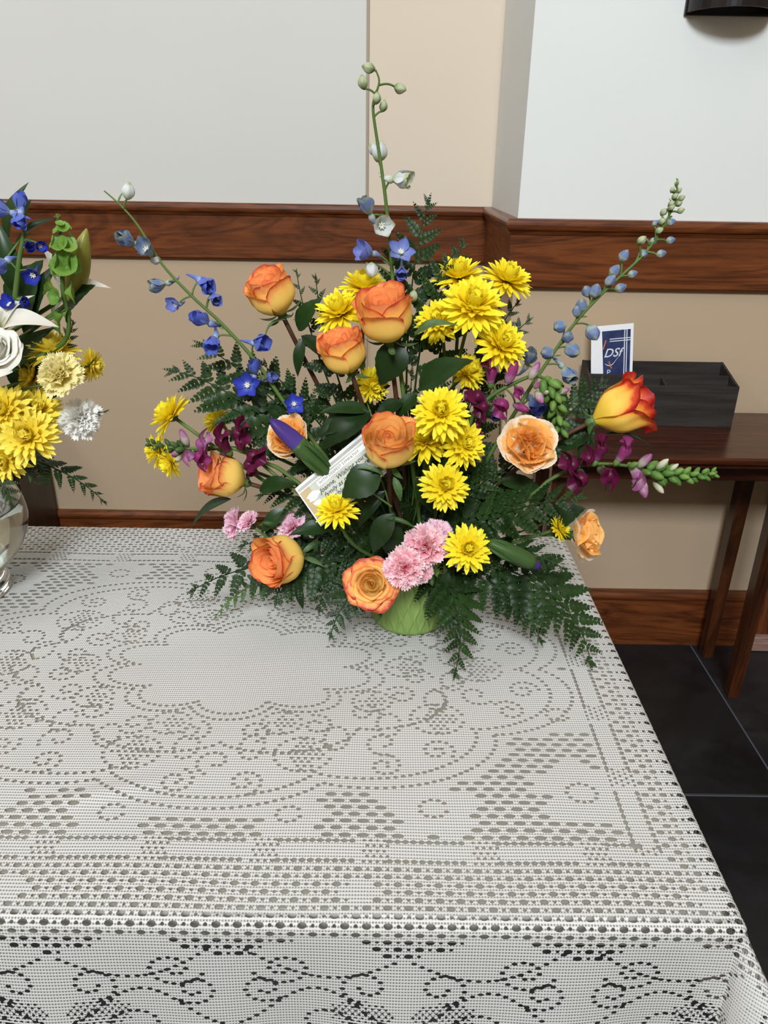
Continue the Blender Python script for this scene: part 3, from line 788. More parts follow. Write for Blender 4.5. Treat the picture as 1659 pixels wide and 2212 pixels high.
def rose_petal(name, mat, Rm, Rt, Hh, W, curl, tip=0.06, wob=0.04, seed=0, ns=12, nt=10):
    rg = random.Random(seed); p1, p2, p3 = rg.uniform(0, 6), rg.uniform(0, 6), rg.uniform(0.8, 1.2)
    def fn(s, t):
        r = 0.16 + (Rm-0.16)*math.sin(min(t/0.5, 1)*PI/2)
        if t > 0.5: r += (Rt-Rm)*((t-0.5)/0.5)**1.5
        c = max(0, (t-0.70)/0.30)
        lim = max(0, abs(s)-0.45)/0.55
        h = Hh*(t*(1-0.16*lim**2*t) + tip*(1-abs(s))**2*t*t)
        r += curl*p3*c*c*(1-0.35*s*s)
        h -= curl*0.75*p3*c**3
        r += 0.07*s*t
        wb = wob*t*t*(math.sin(3.1*s+p1)+0.6*math.sin(7.3*s+p2)); r += wb; h += wb*0.6
        w = W*(0.50+0.50*math.sin(min(t/0.7, 1)*PI/2))*(1-0.12*c*c)
        a = s*w
        return (r*math.cos(a), r*math.sin(a), h)
    return grid(name, fn, ns, nt, mat)

def rose_core(mat, r1=0.36, Hh=1.8, turns=2.6):
    def fn(s, t):
        u = 0.5+0.5*s; a = u*turns*2*PI; r = 0.03+(r1-0.03)*u
        rr = r*(0.75+0.25*math.sin(t*PI*0.9))+0.03*t*t*math.sin(a*1.7)
        return (rr*math.cos(a), rr*math.sin(a), Hh*(0.25+t*(0.75-0.10*(1-u)))+0.03*math.sin(a*2.3)*t)
    return grid('petal', fn, 70, 6, mat)

ROSE = {}
def rose_bank(key, mi, mo, spec):
    core, layers = spec
    b = [[rose_core(mi, *core)]]
    for li, (cnt, Rm, Rt, Hh, W, curl, tip, wob) in enumerate(layers):
        m = mo if li >= len(layers)-2 else mi
        b.append((cnt, [rose_petal('petal', m, Rm, Rt, Hh, W, curl, tip, wob, seed=(li*7+v)) for v in range(3)]))
    ROSE[key] = b
_half = ((0.30, 1.58, 2.6), [(3, 0.44, 0.40, 1.64, 1.35, 0.04, 0.02, 0.02), (3, 0.58, 0.54, 1.76, 1.3, 0.06, 0.02, 0.03), (4, 0.76, 0.70, 1.86, 1.15, 0.07, 0.02, 0.03),
         (4, 0.91, 0.83, 1.86, 1.05, 0.10, 0.03, 0.04), (4, 1.00, 0.93, 1.72, 0.92, 0.18, 0.05, 0.07)])
_open = ((0.28, 1.35, 2.4), [(3, 0.42, 0.40, 1.42, 1.2, 0.04, 0.04, 0.03), (4, 0.58, 0.62, 1.42, 1.1, 0.10, 0.05, 0.04), (4, 0.76, 0.86, 1.36, 1.0, 0.18, 0.06, 0.04),
         (5, 0.90, 1.06, 1.22, 0.95, 0.26, 0.08, 0.05), (5, 0.98, 1.22, 1.00, 0.9, 0.34, 0.10, 0.07)])
_bud = ((0.26, 1.95, 2.4), [(3, 0.40, 0.32, 1.98, 1.25, 0.02, 0.05, 0.02), (3, 0.54, 0.48, 2.0, 1.2, 0.05, 0.06, 0.03), (3, 0.68, 0.62, 2.0, 1.15, 0.10, 0.08, 0.04), (4, 0.80, 0.78, 1.90, 0.82, 0.26, 0.12, 0.09)])
rose_bank('half', M_rose, M_rose_out, _half); rose_bank('gold', M_rose_gold, M_rose_gold_out, _half); rose_bank('open', M_rose_gold, M_rose_gold_out, _open)
rose_bank('bud', M_rose_red, M_rose_red, _bud); rose_bank('white', M_rose_white, M_rose_white, _open)

def leaf_mesh(name, mat, width=0.42, fold=0.12, arch=0.15, serr=0.03, nt=14, pointy=1.0):
    """leaf along +X, length 1, face +Z"""
    V = []; uv = []; F = []
    for j in range(nt+1):
        t = j/nt
        w = width*math.sin(PI*min(1, t**0.8))**0.9*(1-0.25*t*pointy) if t < 1 else 0.0
        w += serr*(1 if j % 2 else -0.3)*(0.2+t if t < 0.97 else 0)*(1 if 0.05 < t else 0)
        z = arch*(math.sin(PI*t)*0.6 - t*t*0.7)
        for q, k in ((-1, 1.0), (-0.5, 0.5), (0, 0), (0.5, 0.5), (1, 1.0)):
            V.append((t, q*w*0.5*2*0.5, z+fold*abs(q)*w)); uv.append((0.5+q*0.5, t))
    for j in range(nt):
        for i in range(4):
            a = j*5+i; F.append((a, a+1, a+6, a+5))
    return mesh(name, V, F, mat, uv)
LEAF = leaf_mesh('leaf', M_leaf, 0.62, 0.10, 0.16, 0.025)
LEAF_MID = leaf_mesh('leaf', M_leaf_mid, 0.45, 0.12, 0.22, 0.02)
LEAF_NARROW = leaf_mesh('leaf', M_leaf, 0.34, 0.14, 0.15, 0.0)
LEAF_PALE = leaf_mesh('leaf', M_sepal, 0.30, 0.16, 0.3, 0.02)
SEPAL = leaf_mesh('sepal', M_sepal, 0.34, 0.12, -0.25, 0.0, 10)
BRACT = leaf_mesh('bract', M_stem, 0.2, 0.12, 0.2, 0.0, 8)

def mum_petal(name, mat, width, cup, bend, nt=6):
    V = []; uv = []; F = []
    for j in range(nt+1):
        t = j/nt
        w = width*(0.35+0.65*math.sin(PI*min(1, 0.12+0.72*t)))*(1.0 if t < 0.8 else math.sqrt(max(0, 1-((t-0.8)/0.215)**2)))
        z = bend*(t*t) - 0.02*math.sin(PI*t)
        for q in (-1, 0, 1):
            V.append((t + (0.02 if q == 0 and t > 0.9 else 0), q*w*0.5, z + cup*abs(q)*w)); uv.append((0.5+0.5*q, t))
    for j in range(nt):
        for i in range(2):
            a = j*3+i; F.append((a, a+1, a+4, a+3))
    return mesh(name, V, F, mat, uv)
MUM = {}
for key, m in (('mum', M_mum), ('gold', M_mum_gold)):
    MUM[key] = [mum_petal('petal', m, 0.215, 0.20, -0.10), mum_petal('petal', m, 0.23, 0.26, 0.05), mum_petal('petal', m, 0.27, 0.34, 0.18), mum_petal('petal', m, 0.29, 0.42, 0.34)]
def mum_heart():
    V = []; F = []; uv = []
    prof = [(0.0, 0.24), (0.10, 0.22), (0.18, 0.14), (0.22, 0.0)]
    lv, lf = lathe([(r+1e-4, z) for r, z in prof], 14); V += lv; F += [f[::-1] for f in lf]; uv += [(0.5, 0.2)]*len(lv)
    rg = random.Random(3)
    for k in range(26):                                 # short incurved florets rooted in the dome
        a = k*2.39996; r = 0.03+0.17*math.sqrt(k/26); z = 0.26-1.9*r*r
        lean = 0.25+1.6*r; base = 0
        for j in range(4):
            t = j/3; w = 0.036*(1-0.75*t*t); rr = r+0.16*t*math.sin(lean)*(1-0.7*t); zz = z-0.03+0.19*t
            for q in (-1, 1):
                V.append((rr*math.cos(a)-q*w*math.sin(a), rr*math.sin(a)+q*w*math.cos(a), zz)); uv.append((0.5+0.5*q, t))
        b = len(V)-8
        for j in range(3): F.append((b+2*j, b+2*j+1, b+2*j+3, b+2*j+2))
        F.append((b, b+1, k % 14))
    return mesh('flower_centre', V, F, M_mum_heart, uv)
HEART = mum_heart()
def calyx_mesh():
    V, F = lathe([(0.0001, -0.20), (0.07, -0.19), (0.16, -0.12), (0.24, -0.02), (0.23, 0.04), (0.05, 0.05)], 14)
    return mesh('calyx', V, F, M_sepal)
CALYX = calyx_mesh()

def carn_petal(name, mat, spread, ruf, kf, ser, cup, seed, ns=22, nt=6):
    rg = random.Random(seed); ph, ph2 = rg.uniform(0, 6), rg.uniform(0, 6)
    def fn(s, t):
        a = s*spread*(0.35+0.65*t)
        r = t*(1+ser*(1 if int(round((s+1)*ns/2)) % 2 else -1)*(t > 0.98) - 0.10*s*s + 0.05*math.sin(kf*s+ph2)*t)
        z = ruf*t*t*math.sin(kf*s*1.3+ph) + cup*t*t + 0.5*ruf*t**3*math.sin(2.3*kf*s+ph2)
        return (r*math.cos(a), r*math.sin(a), z)
    return grid(name, fn, ns, nt, mat)
CARN = {}
for key, mi, mo, sprd, ruf, kf, ser, cup in (('pink', M_pink, M_pink, 0.62, 0.13, 6.0, 0.05, 0.10), ('pale', M_pink_pale, M_pink_pale, 0.6, 0.08, 6.0, 0.05, 0.05),
                                ('peach', M_peach, M_peach_out, 0.70, 0.06, 2.6, 0.006, 0.26), ('yellow', M_cream, M_cream, 0.6, 0.12, 6.5, 0.05, 0.12), ('white', M_wcarn, M_wcarn, 0.55, 0.12, 5.0, 0.05, 0.10)):
    CARN[key] = ([carn_petal('petal', mi, sprd, ruf, kf, ser, cup, v) for v in range(3)], [carn_petal('petal', mo, sprd*1.05, ruf*0.9, kf, ser, cup*0.9, v+9) for v in range(3)])
V, F = lathe([(0.0001, -0.75), (0.10, -0.74), (0.15, -0.45), (0.19, -0.05), (0.24, 0.10), (0.10, 0.12)], 12)
CARN_CALYX = mesh('calyx', V, F, M_leaf_mid)
V, F = lathe([(0.0001, -0.9), (0.14, -0.88), (0.24, -0.55), (0.26, -0.2), (0.17, 0.15), (0.03, 0.36), (0.0001, 0.37)], 12)
CARN_BUD = mesh('bud', V, F, M_leaf_mid)

# ------------------------------------------------------------------ flower builders
def stem_obj(root, P, r0, r1, mat, name='stem', n=7):
    P = [p - Vector(root.location) for p in P]
    R = [r0+(r1-r0)*i/(len(P)-1) for i in range(len(P))]
    V, F, uv = tube_vf(P, R, n)
    return obj(name, mesh(name, V, F, mat, uv), root)

def leaf_at(root, me, a, b, nrm, wscale=1.0, name='leaf', label=None):
    """leaf from point a to point b"""
    d = b-a; L = d.length
    return obj(name, me, root, rel(root, axes(a, d, nrm, (L, L*wscale, L))), label)

POT = Vector((0.040, 0.905, 0.0)); POT_Z = 0.845
def pot_base(i):
    rg = random.Random(i*7+1); a = rg.uniform(0, 2*PI); r = 0.028*math.sqrt(rg.random())
    return Vector((POT.x+r*math.cos(a), POT.y+r*math.sin(a), POT_Z-0.030))
VASE = Vector((-0.617, 0.955, TABLE_Z+0.0018))
def vase_path(target, i):
    rg = random.Random(i*13+5); a = rg.uniform(0, 2*PI); r = 0.050*math.sqrt(rg.random())
    n_ = Vector((VASE.x-0.030*math.cos(a)*0.8, VASE.y-0.030*math.sin(a)*0.8, VASE.z+0.235))
    b = Vector((VASE.x+r*math.cos(a), VASE.y+r*math.sin(a), VASE.z+0.020))
    return [b, n_, n_*0.45+target*0.55+Vector((0, 0, 0.012)), target]
SEQ = [0]
def flower_stem(root, base_pt, end, d_end, r0, r1, mat, where):
    L = (end-base_pt).length
    if where == 'vase':
        P = smooth_path(vase_path(end, SEQ[0]), 5)
    else:
        P = bez(base_pt, end-d_end*L*0.45, end, 9)
    return stem_obj(root, P, r0, r1, mat), P

def start(name, label, cat, group, where):
    SEQ[0] += 1
    b = pot_base(SEQ[0]) if where == 'pot' else VASE + Vector((0, 0, 0.02))
    return thing(name, label, cat, b, group), b

def make_rose(px, py, Y, wpx, d, kind, label, group, where='pot', spin=0.0, seed=0, leaves=(), sep=True, name='rose', brown=True):
    c = at(px, py, Y); R = wpx/2*m_per_px(c)/{'half': 1.06, 'gold': 1.06, 'open': 1.42, 'bud': 0.95, 'white': 1.42}[kind]; D = dv(*d)
    root, b = start(name, label, 'rose', group, where)
    tall = {'half': 0.98, 'gold': 0.98, 'open': 0.55, 'bud': 0.98, 'white': 0.55}[kind]
    o = c - D*R*tall
    flower_stem(root, b, o, D, 0.0034, 0.0028, M_stem_brown if brown else M_stem, where)
    rg = random.Random(seed)
    B = ROSE[kind]
    zs = 1.13 if kind in ('half', 'gold') else 1.0
    obj('petal', B[0][0], root, rel(root, frame(o, D, spin, R, R, R*zs)))
    ang = spin
    for cnt, ms in B[1:]:
        ang += 0.7
        for k in range(cnt):
            a = ang+2*PI*k/cnt+rg.uniform(-0.12, 0.12)
            sc = R*rg.uniform(0.96, 1.04)
            tilt = Matrix.Rotation(rg.uniform(-0.03, 0.06), 4, 'Y')
            obj('petal', ms[(k+cnt) % 3], root, rel(root, frame(o, D, a, sc, sc, sc*zs) @ tilt))
    V, F = lathe([(0.0001, -0.34), (0.10, -0.33), (0.21, -0.20), (0.24, -0.04), (0.17, 0.06), (0.02, 0.07)], 12)
    obj('calyx', mesh('calyx', V, F, M_sepal), root, rel(root, frame(o, D, 0, R)))
    if sep:
        for k in range(5):
            a = spin+2*PI*k/5; x = frame(o, D, a) @ Vector((1, 0, 0)) - o
            dr = (x*rg.uniform(0.8, 1.0) + D*rg.uniform(-0.6, 0.55)).normalized()
            obj('sepal', SEPAL, root, rel(root, axes(o - D*R*0.02 + x*R*0.18, dr, D, (R*1.05, R*0.85, R*1.0))))
    for (x0, y0, x1, y1, dY, me, ws, nr) in leaves:
        leaf_at(root, me, at(x0, y0, Y+dY), at(x1, y1, Y+dY-0.005), dv(*nr), ws)
    return root

RINGS = [(17, 0.97, -0.02, 0), (17, 0.95, 0.20, 0), (16, 0.87, 0.44, 1), (14, 0.76, 0.70, 1), (12, 0.62, 0.94, 2), (9, 0.47, 1.16, 3)]
def make_mum(px, py, Y, dpx, d, label, group, where='pot', key='mum', small=False, name='chrysanthemum', spread=0.0):
    c = at(px, py, Y); R = dpx/2*m_per_px(c); D = dv(*d)
    root, b = start(name, label, 'chrysanthemum', group, where)
    o = c - D*R*0.22
    flower_stem(root, b, o - D*R*0.15, D, 0.0026, 0.0022, M_stem, where)
    rg = random.Random(px*3+py)
    for (cnt, ln, el, mi) in RINGS[:(4 if small else 6)]:
        el += spread*(1 if el < 0.5 else 0.4)
        a0 = rg.uniform(0, 6)
        for k in range(cnt):
            a = a0+2*PI*k/cnt+rg.uniform(-0.09, 0.09); e = el+rg.uniform(-0.10, 0.10); L = R*ln*rg.uniform(0.90, 1.06)
            M = frame(o, D, a) @ Matrix.Translation((R*0.06, 0, R*0.05*mi)) @ Matrix.Rotation(-e, 4, 'Y') @ Matrix.Rotation(rg.uniform(-0.25, 0.25), 4, 'X') @ Matrix.Diagonal((L, R*rg.uniform(0.92, 1.1), R, 1))
            obj('petal', MUM[key][mi], root, rel(root, M))
    obj('flower_centre', HEART, root, rel(root, frame(o + D*R*0.16, D, 0.3, R*(1.0 if not small else 1.1))))
    obj('calyx', CALYX, root, rel(root, frame(o, D, 0, R)))
    return root

def make_carnation(px, py, Y, dpx, d, key, label, group, where='pot', seed=0, n_rings=((8, 1.0, 0.20), (8, 0.96, 0.52), (8, 0.90, 0.85), (7, 0.80, 1.15), (4, 0.70, 1.42)), name='carnation', ruffle=1.0):
    c = at(px, py, Y); R = dpx/2*m_per_px(c); D = dv(*d)
    root, b = start(name, label, 'carnation', group, where)
    o = c - D*R*0.42
    flower_stem(root, b, o - D*R*0.6, D, 0.0022, 0.0020, M_stem, where)
    rg = random.Random(seed+px); inner, outer = CARN[key]
    for ri, (cnt, ln, el) in enumerate(n_rings):
        a0 = rg.uniform(0, 6)
        for k in range(cnt):
            a = a0+2*PI*k/cnt+rg.uniform(-0.2, 0.2); e = el+rg.uniform(-0.14, 0.14); L = R*ln*rg.uniform(0.9, 1.08)
            M = frame(o, D, a) @ Matrix.Rotation(-e, 4, 'Y') @ Matrix.Rotation(rg.uniform(-0.3, 0.3), 4, 'X') @ Matrix.Diagonal((L, L*rg.uniform(0.9, 1.1), L*ruffle*rg.choice((1, 1, -0.6)) if key != 'peach' else L, 1))
            obj('petal', (outer if ri == 0 else inner)[rg.randrange(3)], root, rel(root, M))
    obj('calyx', CARN_CALYX, root, rel(root, frame(o, D, 0, R*0.9)))
    return root

# ------------------------------------------------------------------ fern fronds
def pinna_mesh(mat, nP, wide, seed, fat=0.40):
    rg = random.Random(seed); V = []; F = []; uv = []
    xs = [0.04+0.90*(i/nP)**0.92 for i in range(nP+1)]
    for x in xs:                                       # midrib strip
        h = 0.009*(1-0.8*x); z = -0.10*x*x
        V += [(x, h, z), (x, -h, z)]; uv += [(0.5, x), (0.5, x)]
    for i in range(nP): F.append((2*i, 2*i+1, 2*i+3, 2*i+2))
    for sg, off in ((1, 0), (-1, 1)):
        for i in range(nP+1):
            u = i/nP
            L = wide*(1-u)**0.72*(0.80 if i == 0 else 1.0)*rg.uniform(0.92, 1.06)+0.055
            al = math.radians(50-24*u+rg.uniform(-4, 4))
            ex, ey = math.cos(al), sg*math.sin(al); nx, ny = -ey*sg, ex*sg
            x0, y0, z0 = V[2*i+off]
            droop = rg.uniform(-0.15, 0.10)
            ci = [2*i+off]; li = []; ri = []
            prof = [(0.10, 0.55), (0.24, 0.98), (0.30, 0.80), (0.46, 0.98), (0.52, 0.76), (0.68, 0.80), (0.73, 0.58), (0.88, 0.44), (1.0, 0.0)]
            for (t, w) in prof:
                px_, py_ = x0+ex*L*t, y0+ey*L*t; zz = z0+0.05*L*math.sin(PI*t)+droop*L*t*t
                ci.append(len(V)); V.append((px_, py_, zz)); uv.append((0.5, t))
                if w > 0:
                    ww = w*L*fat*0.5; fw_ = 0.07*L if w > 0.7 and prof.index((t, w)) % 2 else 0.0
                    li.append(len(V)); V.append((px_+nx*ww+ex*fw_, py_+ny*ww+ey*fw_, zz+0.22*ww)); uv.append((0, t))
                    ri.append(len(V)); V.append((px_-nx*ww+ex*fw_, py_-ny*ww+ey*fw_, zz+0.22*ww)); uv.append((1, t))
            for side, fl in ((li, sg > 0), (ri, sg < 0)):
                tri = [(ci[0], ci[1], side[0])]
                for k in range(len(side)-1): tri.append((ci[k+1], ci[k+2], side[k+1], side[k]))
                tri.append((ci[len(side)], ci[len(side)+1], side[-1]))
                F += [f[::-1] if fl else f for f in tri]
    return mesh('leaflet', V, F, mat, uv)
PIN = {}
for key, m in (('dark', M_fern), ('pale', M_fern_pale)):
    PIN[key] = [pinna_mesh(m, 8, 0.22, 1, 0.74), pinna_mesh(m, 7, 0.25, 2, 0.72), pinna_mesh(m, 6, 0.22, 3, 0.80), pinna_mesh(m, 5, 0.20, 4, 0.85)]

def make_frond(label, base, ctrl, tip, nrm, Lmax, n=11, t0=0.30, key='dark', group='fern fronds in the green pot bouquet', seed=0, where='pot', name='fern_frond', asym=(1, 1)):
    """Lmax: length of the longest side leaflet in metres"""
    SEQ[0] += 1; n = max(6, int(n*0.80))
    root = thing(name, label, 'fern', base, group)
    P = bez(base, ctrl, tip, 24)
    stem_obj(root, P, 0.0020, 0.0005, M_stem if key == 'pale' else M_fern, 'rachis', 5)
    rg = random.Random(seed+11); nrm = Vector(nrm).normalized()
    for i in range(n):
        u = i/(n-0.4); t = t0+(1-t0)*u
        for sg in (-1, 1):
            tt = min(0.995, t+(0.35/n*(1-t0) if sg > 0 else 0))
            k = min(23, int(tt*24)); p = P[k].lerp(P[k+1], tt*24-k); T = (P[min(k+2, 24)]-P[max(k-1, 0)]).normalized()
            S = nrm.cross(T).normalized()*sg; N = T.cross(S)*sg
            al = math.radians(66-26*u+rg.uniform(-5, 5))
            L = Lmax*((1-u)**0.80*(0.78+0.22*min(1, u/0.15))+0.10)*rg.uniform(0.92, 1.08)*asym[0 if sg < 0 else 1]
            d = T*math.cos(al)+S*math.sin(al)+N*rg.uniform(-0.22, 0.10)
            me = PIN[key][(0 if rg.random() < 0.5 else 1) if u < 0.45 else (2 if u < 0.72 else 3)]
            w = 1.0 if u < 0.5 else 1.1
            obj('leaflet', me, root, rel(root, axes(p, d, N+S*rg.uniform(-0.2, 0.2), (L, L*w, L))))
    T = (P[24]-P[22]).normalized()
    obj('leaflet', PIN[key][3], root, rel(root, axes(P[23], T, nrm, (Lmax*0.30,)*3)))
    return root

# ------------------------------------------------------------------ spikes: delphinium, snapdragon, bells
def sepal_fn(width, cup, bend):
    def fn(s, t):
        w = width*math.sin(PI*(0.10+0.84*t))**0.8*(0.45+0.55*min(1, t/0.5))
        return (t*(1-0.03*s*s), s*w*0.5, cup*(s*s)*w*0.6+bend*t*t)
    return fn
SEP = {}
for key, m in (('blue', M_dblue), ('deep', M_ddeep), ('pale', M_dpale), ('mid', M_dmid), ('white', M_dwhite), ('green', M_dgreen)):
    sp_ = [grid('petal', sepal_fn(0.85, 0.35, 0.32), 6, 7, m), grid('petal', sepal_fn(0.80, 0.40, 0.10), 6, 7, m)]
    V, F, uv = tube_vf([(0, 0, 0.06), (0, 0, -0.15), (0.06, 0, -0.5), (0.2, 0, -0.85), (0.35, 0, -1.0)], [0.12, 0.2, 0.11, 0.07, 0.02], 8)
    spur = mesh('floret', V, F, m, uv)
    V = []; uv = []; nl, na = 9, 20
    for j in range(nl+1):
        t = j/nl
        for i in range(na):
            a = 2*PI*i/na
            r = 0.50*math.sin(PI*min(1, 0.04+0.94*t))**0.75*(1+0.10*math.cos(5*a+0.8*t))*(1.0-0.18*t)
            V.append((r*math.cos(a), r*math.sin(a), -0.6+1.25*t)); uv.append((0.5, t))
    F = [(j*na+i, j*na+(i+1) % na, (j+1)*na+(i+1) % na, (j+1)*na+i) for j in range(nl) for i in range(na)]
    F += [tuple(range(na))[::-1], tuple(range(nl*na, nl*na+na))]
    SEP[key] = (sp_, spur, mesh('bud', V, F, m, uv))
V = []; F = []
for k in range(7):
    a = 2*PI*k/7; tv, tf, _ = tube_vf([(0, 0, 0), (0.10*math.cos(a), 0.10*math.sin(a), 0.22), (0.22*math.cos(a), 0.22*math.sin(a), 0.36)], [0.07, 0.07, 0.03], 5)
    F += [tuple(q+len(V) for q in f) for f in tf]; V += tv
EYE = mesh('eye', V, F, M_bee)

def pedicel(root, P, c, back, r=0.0011, mat=None, bow=0.25):
    i = min(range(len(P)), key=lambda k: (P[k]-c).length)
    i = max(0, i-back)
    mid = (P[i]*0.45+c*0.55)+Vector((0, 0, -1))*0.0 + (P[min(i+1, len(P)-1)]-P[i]).normalized()*(c-P[i]).length*bow
    stem_obj(root, bez(P[i], mid, c, 6), r*1.1, r, mat or M_stem, 'pedicel', 5)

def delph_floret(root, c, R, D, kind, key, seed):
    sp_, spur, bud = SEP[key]; rg = random.Random(seed)
    if kind == 'bud':
        return obj('bud', bud, root, rel(root, frame(c, D, rg.uniform(0, 6), R)))
    f = obj('floret', spur, root, rel(root, frame(c-D*R*0.25, D, rg.uniform(0, 6), R)))
    el = {'cup': 1.05, 'open': 0.42, 'half': 0.75}[kind]
    for k in range(5):
        e = el+rg.uniform(-0.15, 0.15); L = {'cup': 1.05, 'open': 1.05, 'half': 1.05}[kind]*rg.uniform(0.92, 1.08)
        M = Matrix.Rotation(2*PI*k/5+rg.uniform(-0.12, 0.12), 4, 'Z') @ Matrix.Translation((0.08, 0, 0)) @ Matrix.Rotation(-e, 4, 'Y') @ Matrix.Scale(L, 4)
        obj('petal', sp_[0 if kind != 'open' else 1], f, M)
    if kind != 'cup': obj('eye', EYE, f, Matrix.Translation((0, 0, 0.05)) @ Matrix.Scale(1.0, 4))
    return f

def make_delphinium(label, path, Y, florets, group, where='pot', base=None, r0=0.0029, r1=0.0008, name='delphinium'):
    """path: pixel polyline (x, y, dY) from low to high; florets: (x, y, dY, size_px, (r,u,t), kind, key)"""
    pts = [at(x, y, Y+dy) for x, y, dy in path]
    root, b = start(name, label, 'delphinium', group, where)
    P = smooth_path(([b] if where == 'pot' else vase_path(pts[0], SEQ[0])[:2]) + pts, 6)
    stem_obj(root, P, r0, r1, M_stem)
    for i, (x, y, dy, sz, d, kind, key) in enumerate(florets):
        c = at(x, y, Y+dy); R = sz/2*m_per_px(c)*{'bud': 1.95, 'cup': 1.95, 'half': 1.55, 'open': 1.20}[kind]; D = dv(*d)
        pedicel(root, P, c-D*R*(0.55 if kind == 'bud' else 0.3), 1)
        delph_floret(root, c, R, D, kind, key, i)
        if i % 3 == 0:
            k = min(range(len(P)), key=lambda q: (P[q]-c).length)
            dr = (c-P[k]).normalized()+UP*0.8
            obj('bract', BRACT, root, rel(root, axes(P[k], dr, dv(0, 0, 1), (0.014,)*3)))
    return root, P

# snapdragon floret pieces
SNAP = {}
for key, m in (('dark', M_spdark), ('magenta', M_spmag), ('pale', M_sppale)):
    V, F = lathe([(0.0001, -1.15), (0.20, -1.12), (0.30, -0.85), (0.38, -0.4), (0.48, 0.0), (0.42, 0.22), (0.20, 0.36), (0.0001, 0.38)], 14)
    uv = [(0.5, min(1, max(0, (v[2]+1.15)/1.4))) for v in V]
    SNAP[key] = (mesh('floret', V, F, m, uv), carn_petal('upper_lip', m, 1.15, 0.16, 2.6, 0.0, 0.45, 5, 16, 7), carn_petal('lower_lip', m, 1.2, 0.16, 3.6, 0.0, -0.10, 6, 16, 7))
BUDM = {}
for key, m in (('green', M_snapbud), ('dgreen', M_snapbud_dark), ('white', M_spwhite), ('pale', M_sppale), ('magenta', M_spmag)):
    V, F = lathe([(0.0001, -0.75), (0.22, -0.70), (0.40, -0.35), (0.44, 0.0), (0.34, 0.45), (0.15, 0.75), (0.0001, 0.82)], 10)
    BUDM[key] = mesh('bud', V, F, m, [(0.5, (v[2]+0.75)/1.57) for v in V])

def make_snapdragon(label, path, Y, florets, tip, group, tipkey='green'):
    pts = [at(x, y, Y+dy) for x, y, dy in path]
    root, b = start('snapdragon', label, 'snapdragon', group, 'pot')
    P = smooth_path([b]+pts, 6)
    stem_obj(root, P, 0.0030, 0.0014, M_stem)
    for i, (x, y, dy, sz, d, kind, key) in enumerate(florets):
        c = at(x, y, Y+dy); R = sz/2*m_per_px(c)*(1.25 if kind == 'bud' else 1.22); D = dv(*d); rg = random.Random(i)
        k = min(range(len(P)), key=lambda q: (P[q]-c).length); T = (P[min(k+1, len(P)-1)]-P[max(k-1, 0)]).normalized()
        if kind == 'bud':
            pedicel(root, P, c-D*R*0.7, 0, 0.0012); obj('bud', BUDM[key], root, rel(root, frame(c, D, 0, R, R, R*1.25)))
        else:
            pedicel(root, P, c-D*R*0.9, 0, 0.0014)
            tube_, ul, ll = SNAP[key]
            M = axes(c, T-D*T.dot(D) if abs(T.dot(D)) < 0.95 else D.orthogonal(), D, (R, R, R))
            f = obj('floret', tube_, root, rel(root, M))
            obj('upper_lip', ul, f, Matrix.Translation((-0.10, 0, -0.10)) @ Matrix.Rotation(-1.15, 4, 'Y') @ Matrix.Scale(1.15, 4))
            obj('lower_lip', ll, f, Matrix.Rotation(PI, 4, 'Z') @ Matrix.Translation((-0.05, 0, 0.0)) @ Matrix.Rotation(-0.75, 4, 'Y') @ Matrix.Scale(1.02, 4))
            obj('calyx', BUDM['green'], f, Matrix.Translation((0, 0, -1.1)) @ Matrix.Scale(0.6, 4))
    # green bud cone at the end
    n0, n1, s0, s1 = tip
    idx = [int(len(P)*n0), len(P)-1]; cnt = n1
    for q in range(cnt):
        u = q/(cnt-1); fi = idx[0]+(idx[1]-idx[0])*u; k = min(len(P)-2, int(fi)); p = P[k].lerp(P[k+1], fi-k)
        T = (P[k+1]-P[k]).normalized(); a = q*2.4
        s_ = (T.orthogonal().normalized()); s_ = Quaternion(T, a) @ s_
        R = (s0+(s1-s0)*u)/2*m_per_px(p)
        obj('bud', BUDM[tipkey], root, rel(root, frame(p+s_*R*0.75, s_*0.8+T*0.8, 0, R)))
    return root

# ------------------------------------------------------------------ green ribbed pot with foam
def pot_mesh():
    N, na, nz = 40, 360, 56
    V = []; F = []
    Hh = 0.110
    for j in range(nz+1):
        t = j/nz; z = Hh*t; r = 0.0490+0.0120*t-0.002*t*t
        if t < 0.04: r -= 0.002*(1-t/0.04)
        for i in range(na):
            th = 2*PI*i/na; D = 2*PI/N
            x = th/D; best = 9
            for k in (math.floor(x)-1, math.floor(x), math.floor(x)+1, math.floor(x)+2):
                ctr = k+(0.30 if k % 2 else -0.30)*math.sin(2*PI*z/0.042+0.6)
                best = min(best, abs(x-ctr))
            rid = math.exp(-(best/0.17)**2)*0.0026*min(1, t/0.08)
            V.append(((r+rid)*math.cos(th), (r+rid)*math.sin(th), z))
    for j in range(nz):
        for i in range(na): F.append((j*na+i, j*na+(i+1) % na, (j+1)*na+(i+1) % na, (j+1)*na+i))
    F.append(tuple(range(na))[::-1])
    b = len(V)
    for rr, z in ((0.0560, Hh), (0.0550, Hh-0.004), (0.048, 0.03)):
        for i in range(na): V.append((rr*math.cos(2*PI*i/na), rr*math.sin(2*PI*i/na), z))
    prev = nz*na
    for q in range(3):
        for i in range(na): F.append((prev+i, prev+(i+1) % na, b+q*na+(i+1) % na, b+q*na+i))
        prev = b+q*na
    F.append(tuple(range(prev, prev+na)))
    return mesh('pot', V, F, mat_plain('pot_glaze', (0.215, 0.325, 0.085), 0.5, 0.05, 30, 0.35))
pot = obj('flower_pot', pot_mesh()); pot.location = (POT.x, POT.y, TABLE_Z+0.0020)
tag(pot, 'small green ceramic pot with wavy vertical ribs holding the bouquet', 'pot')
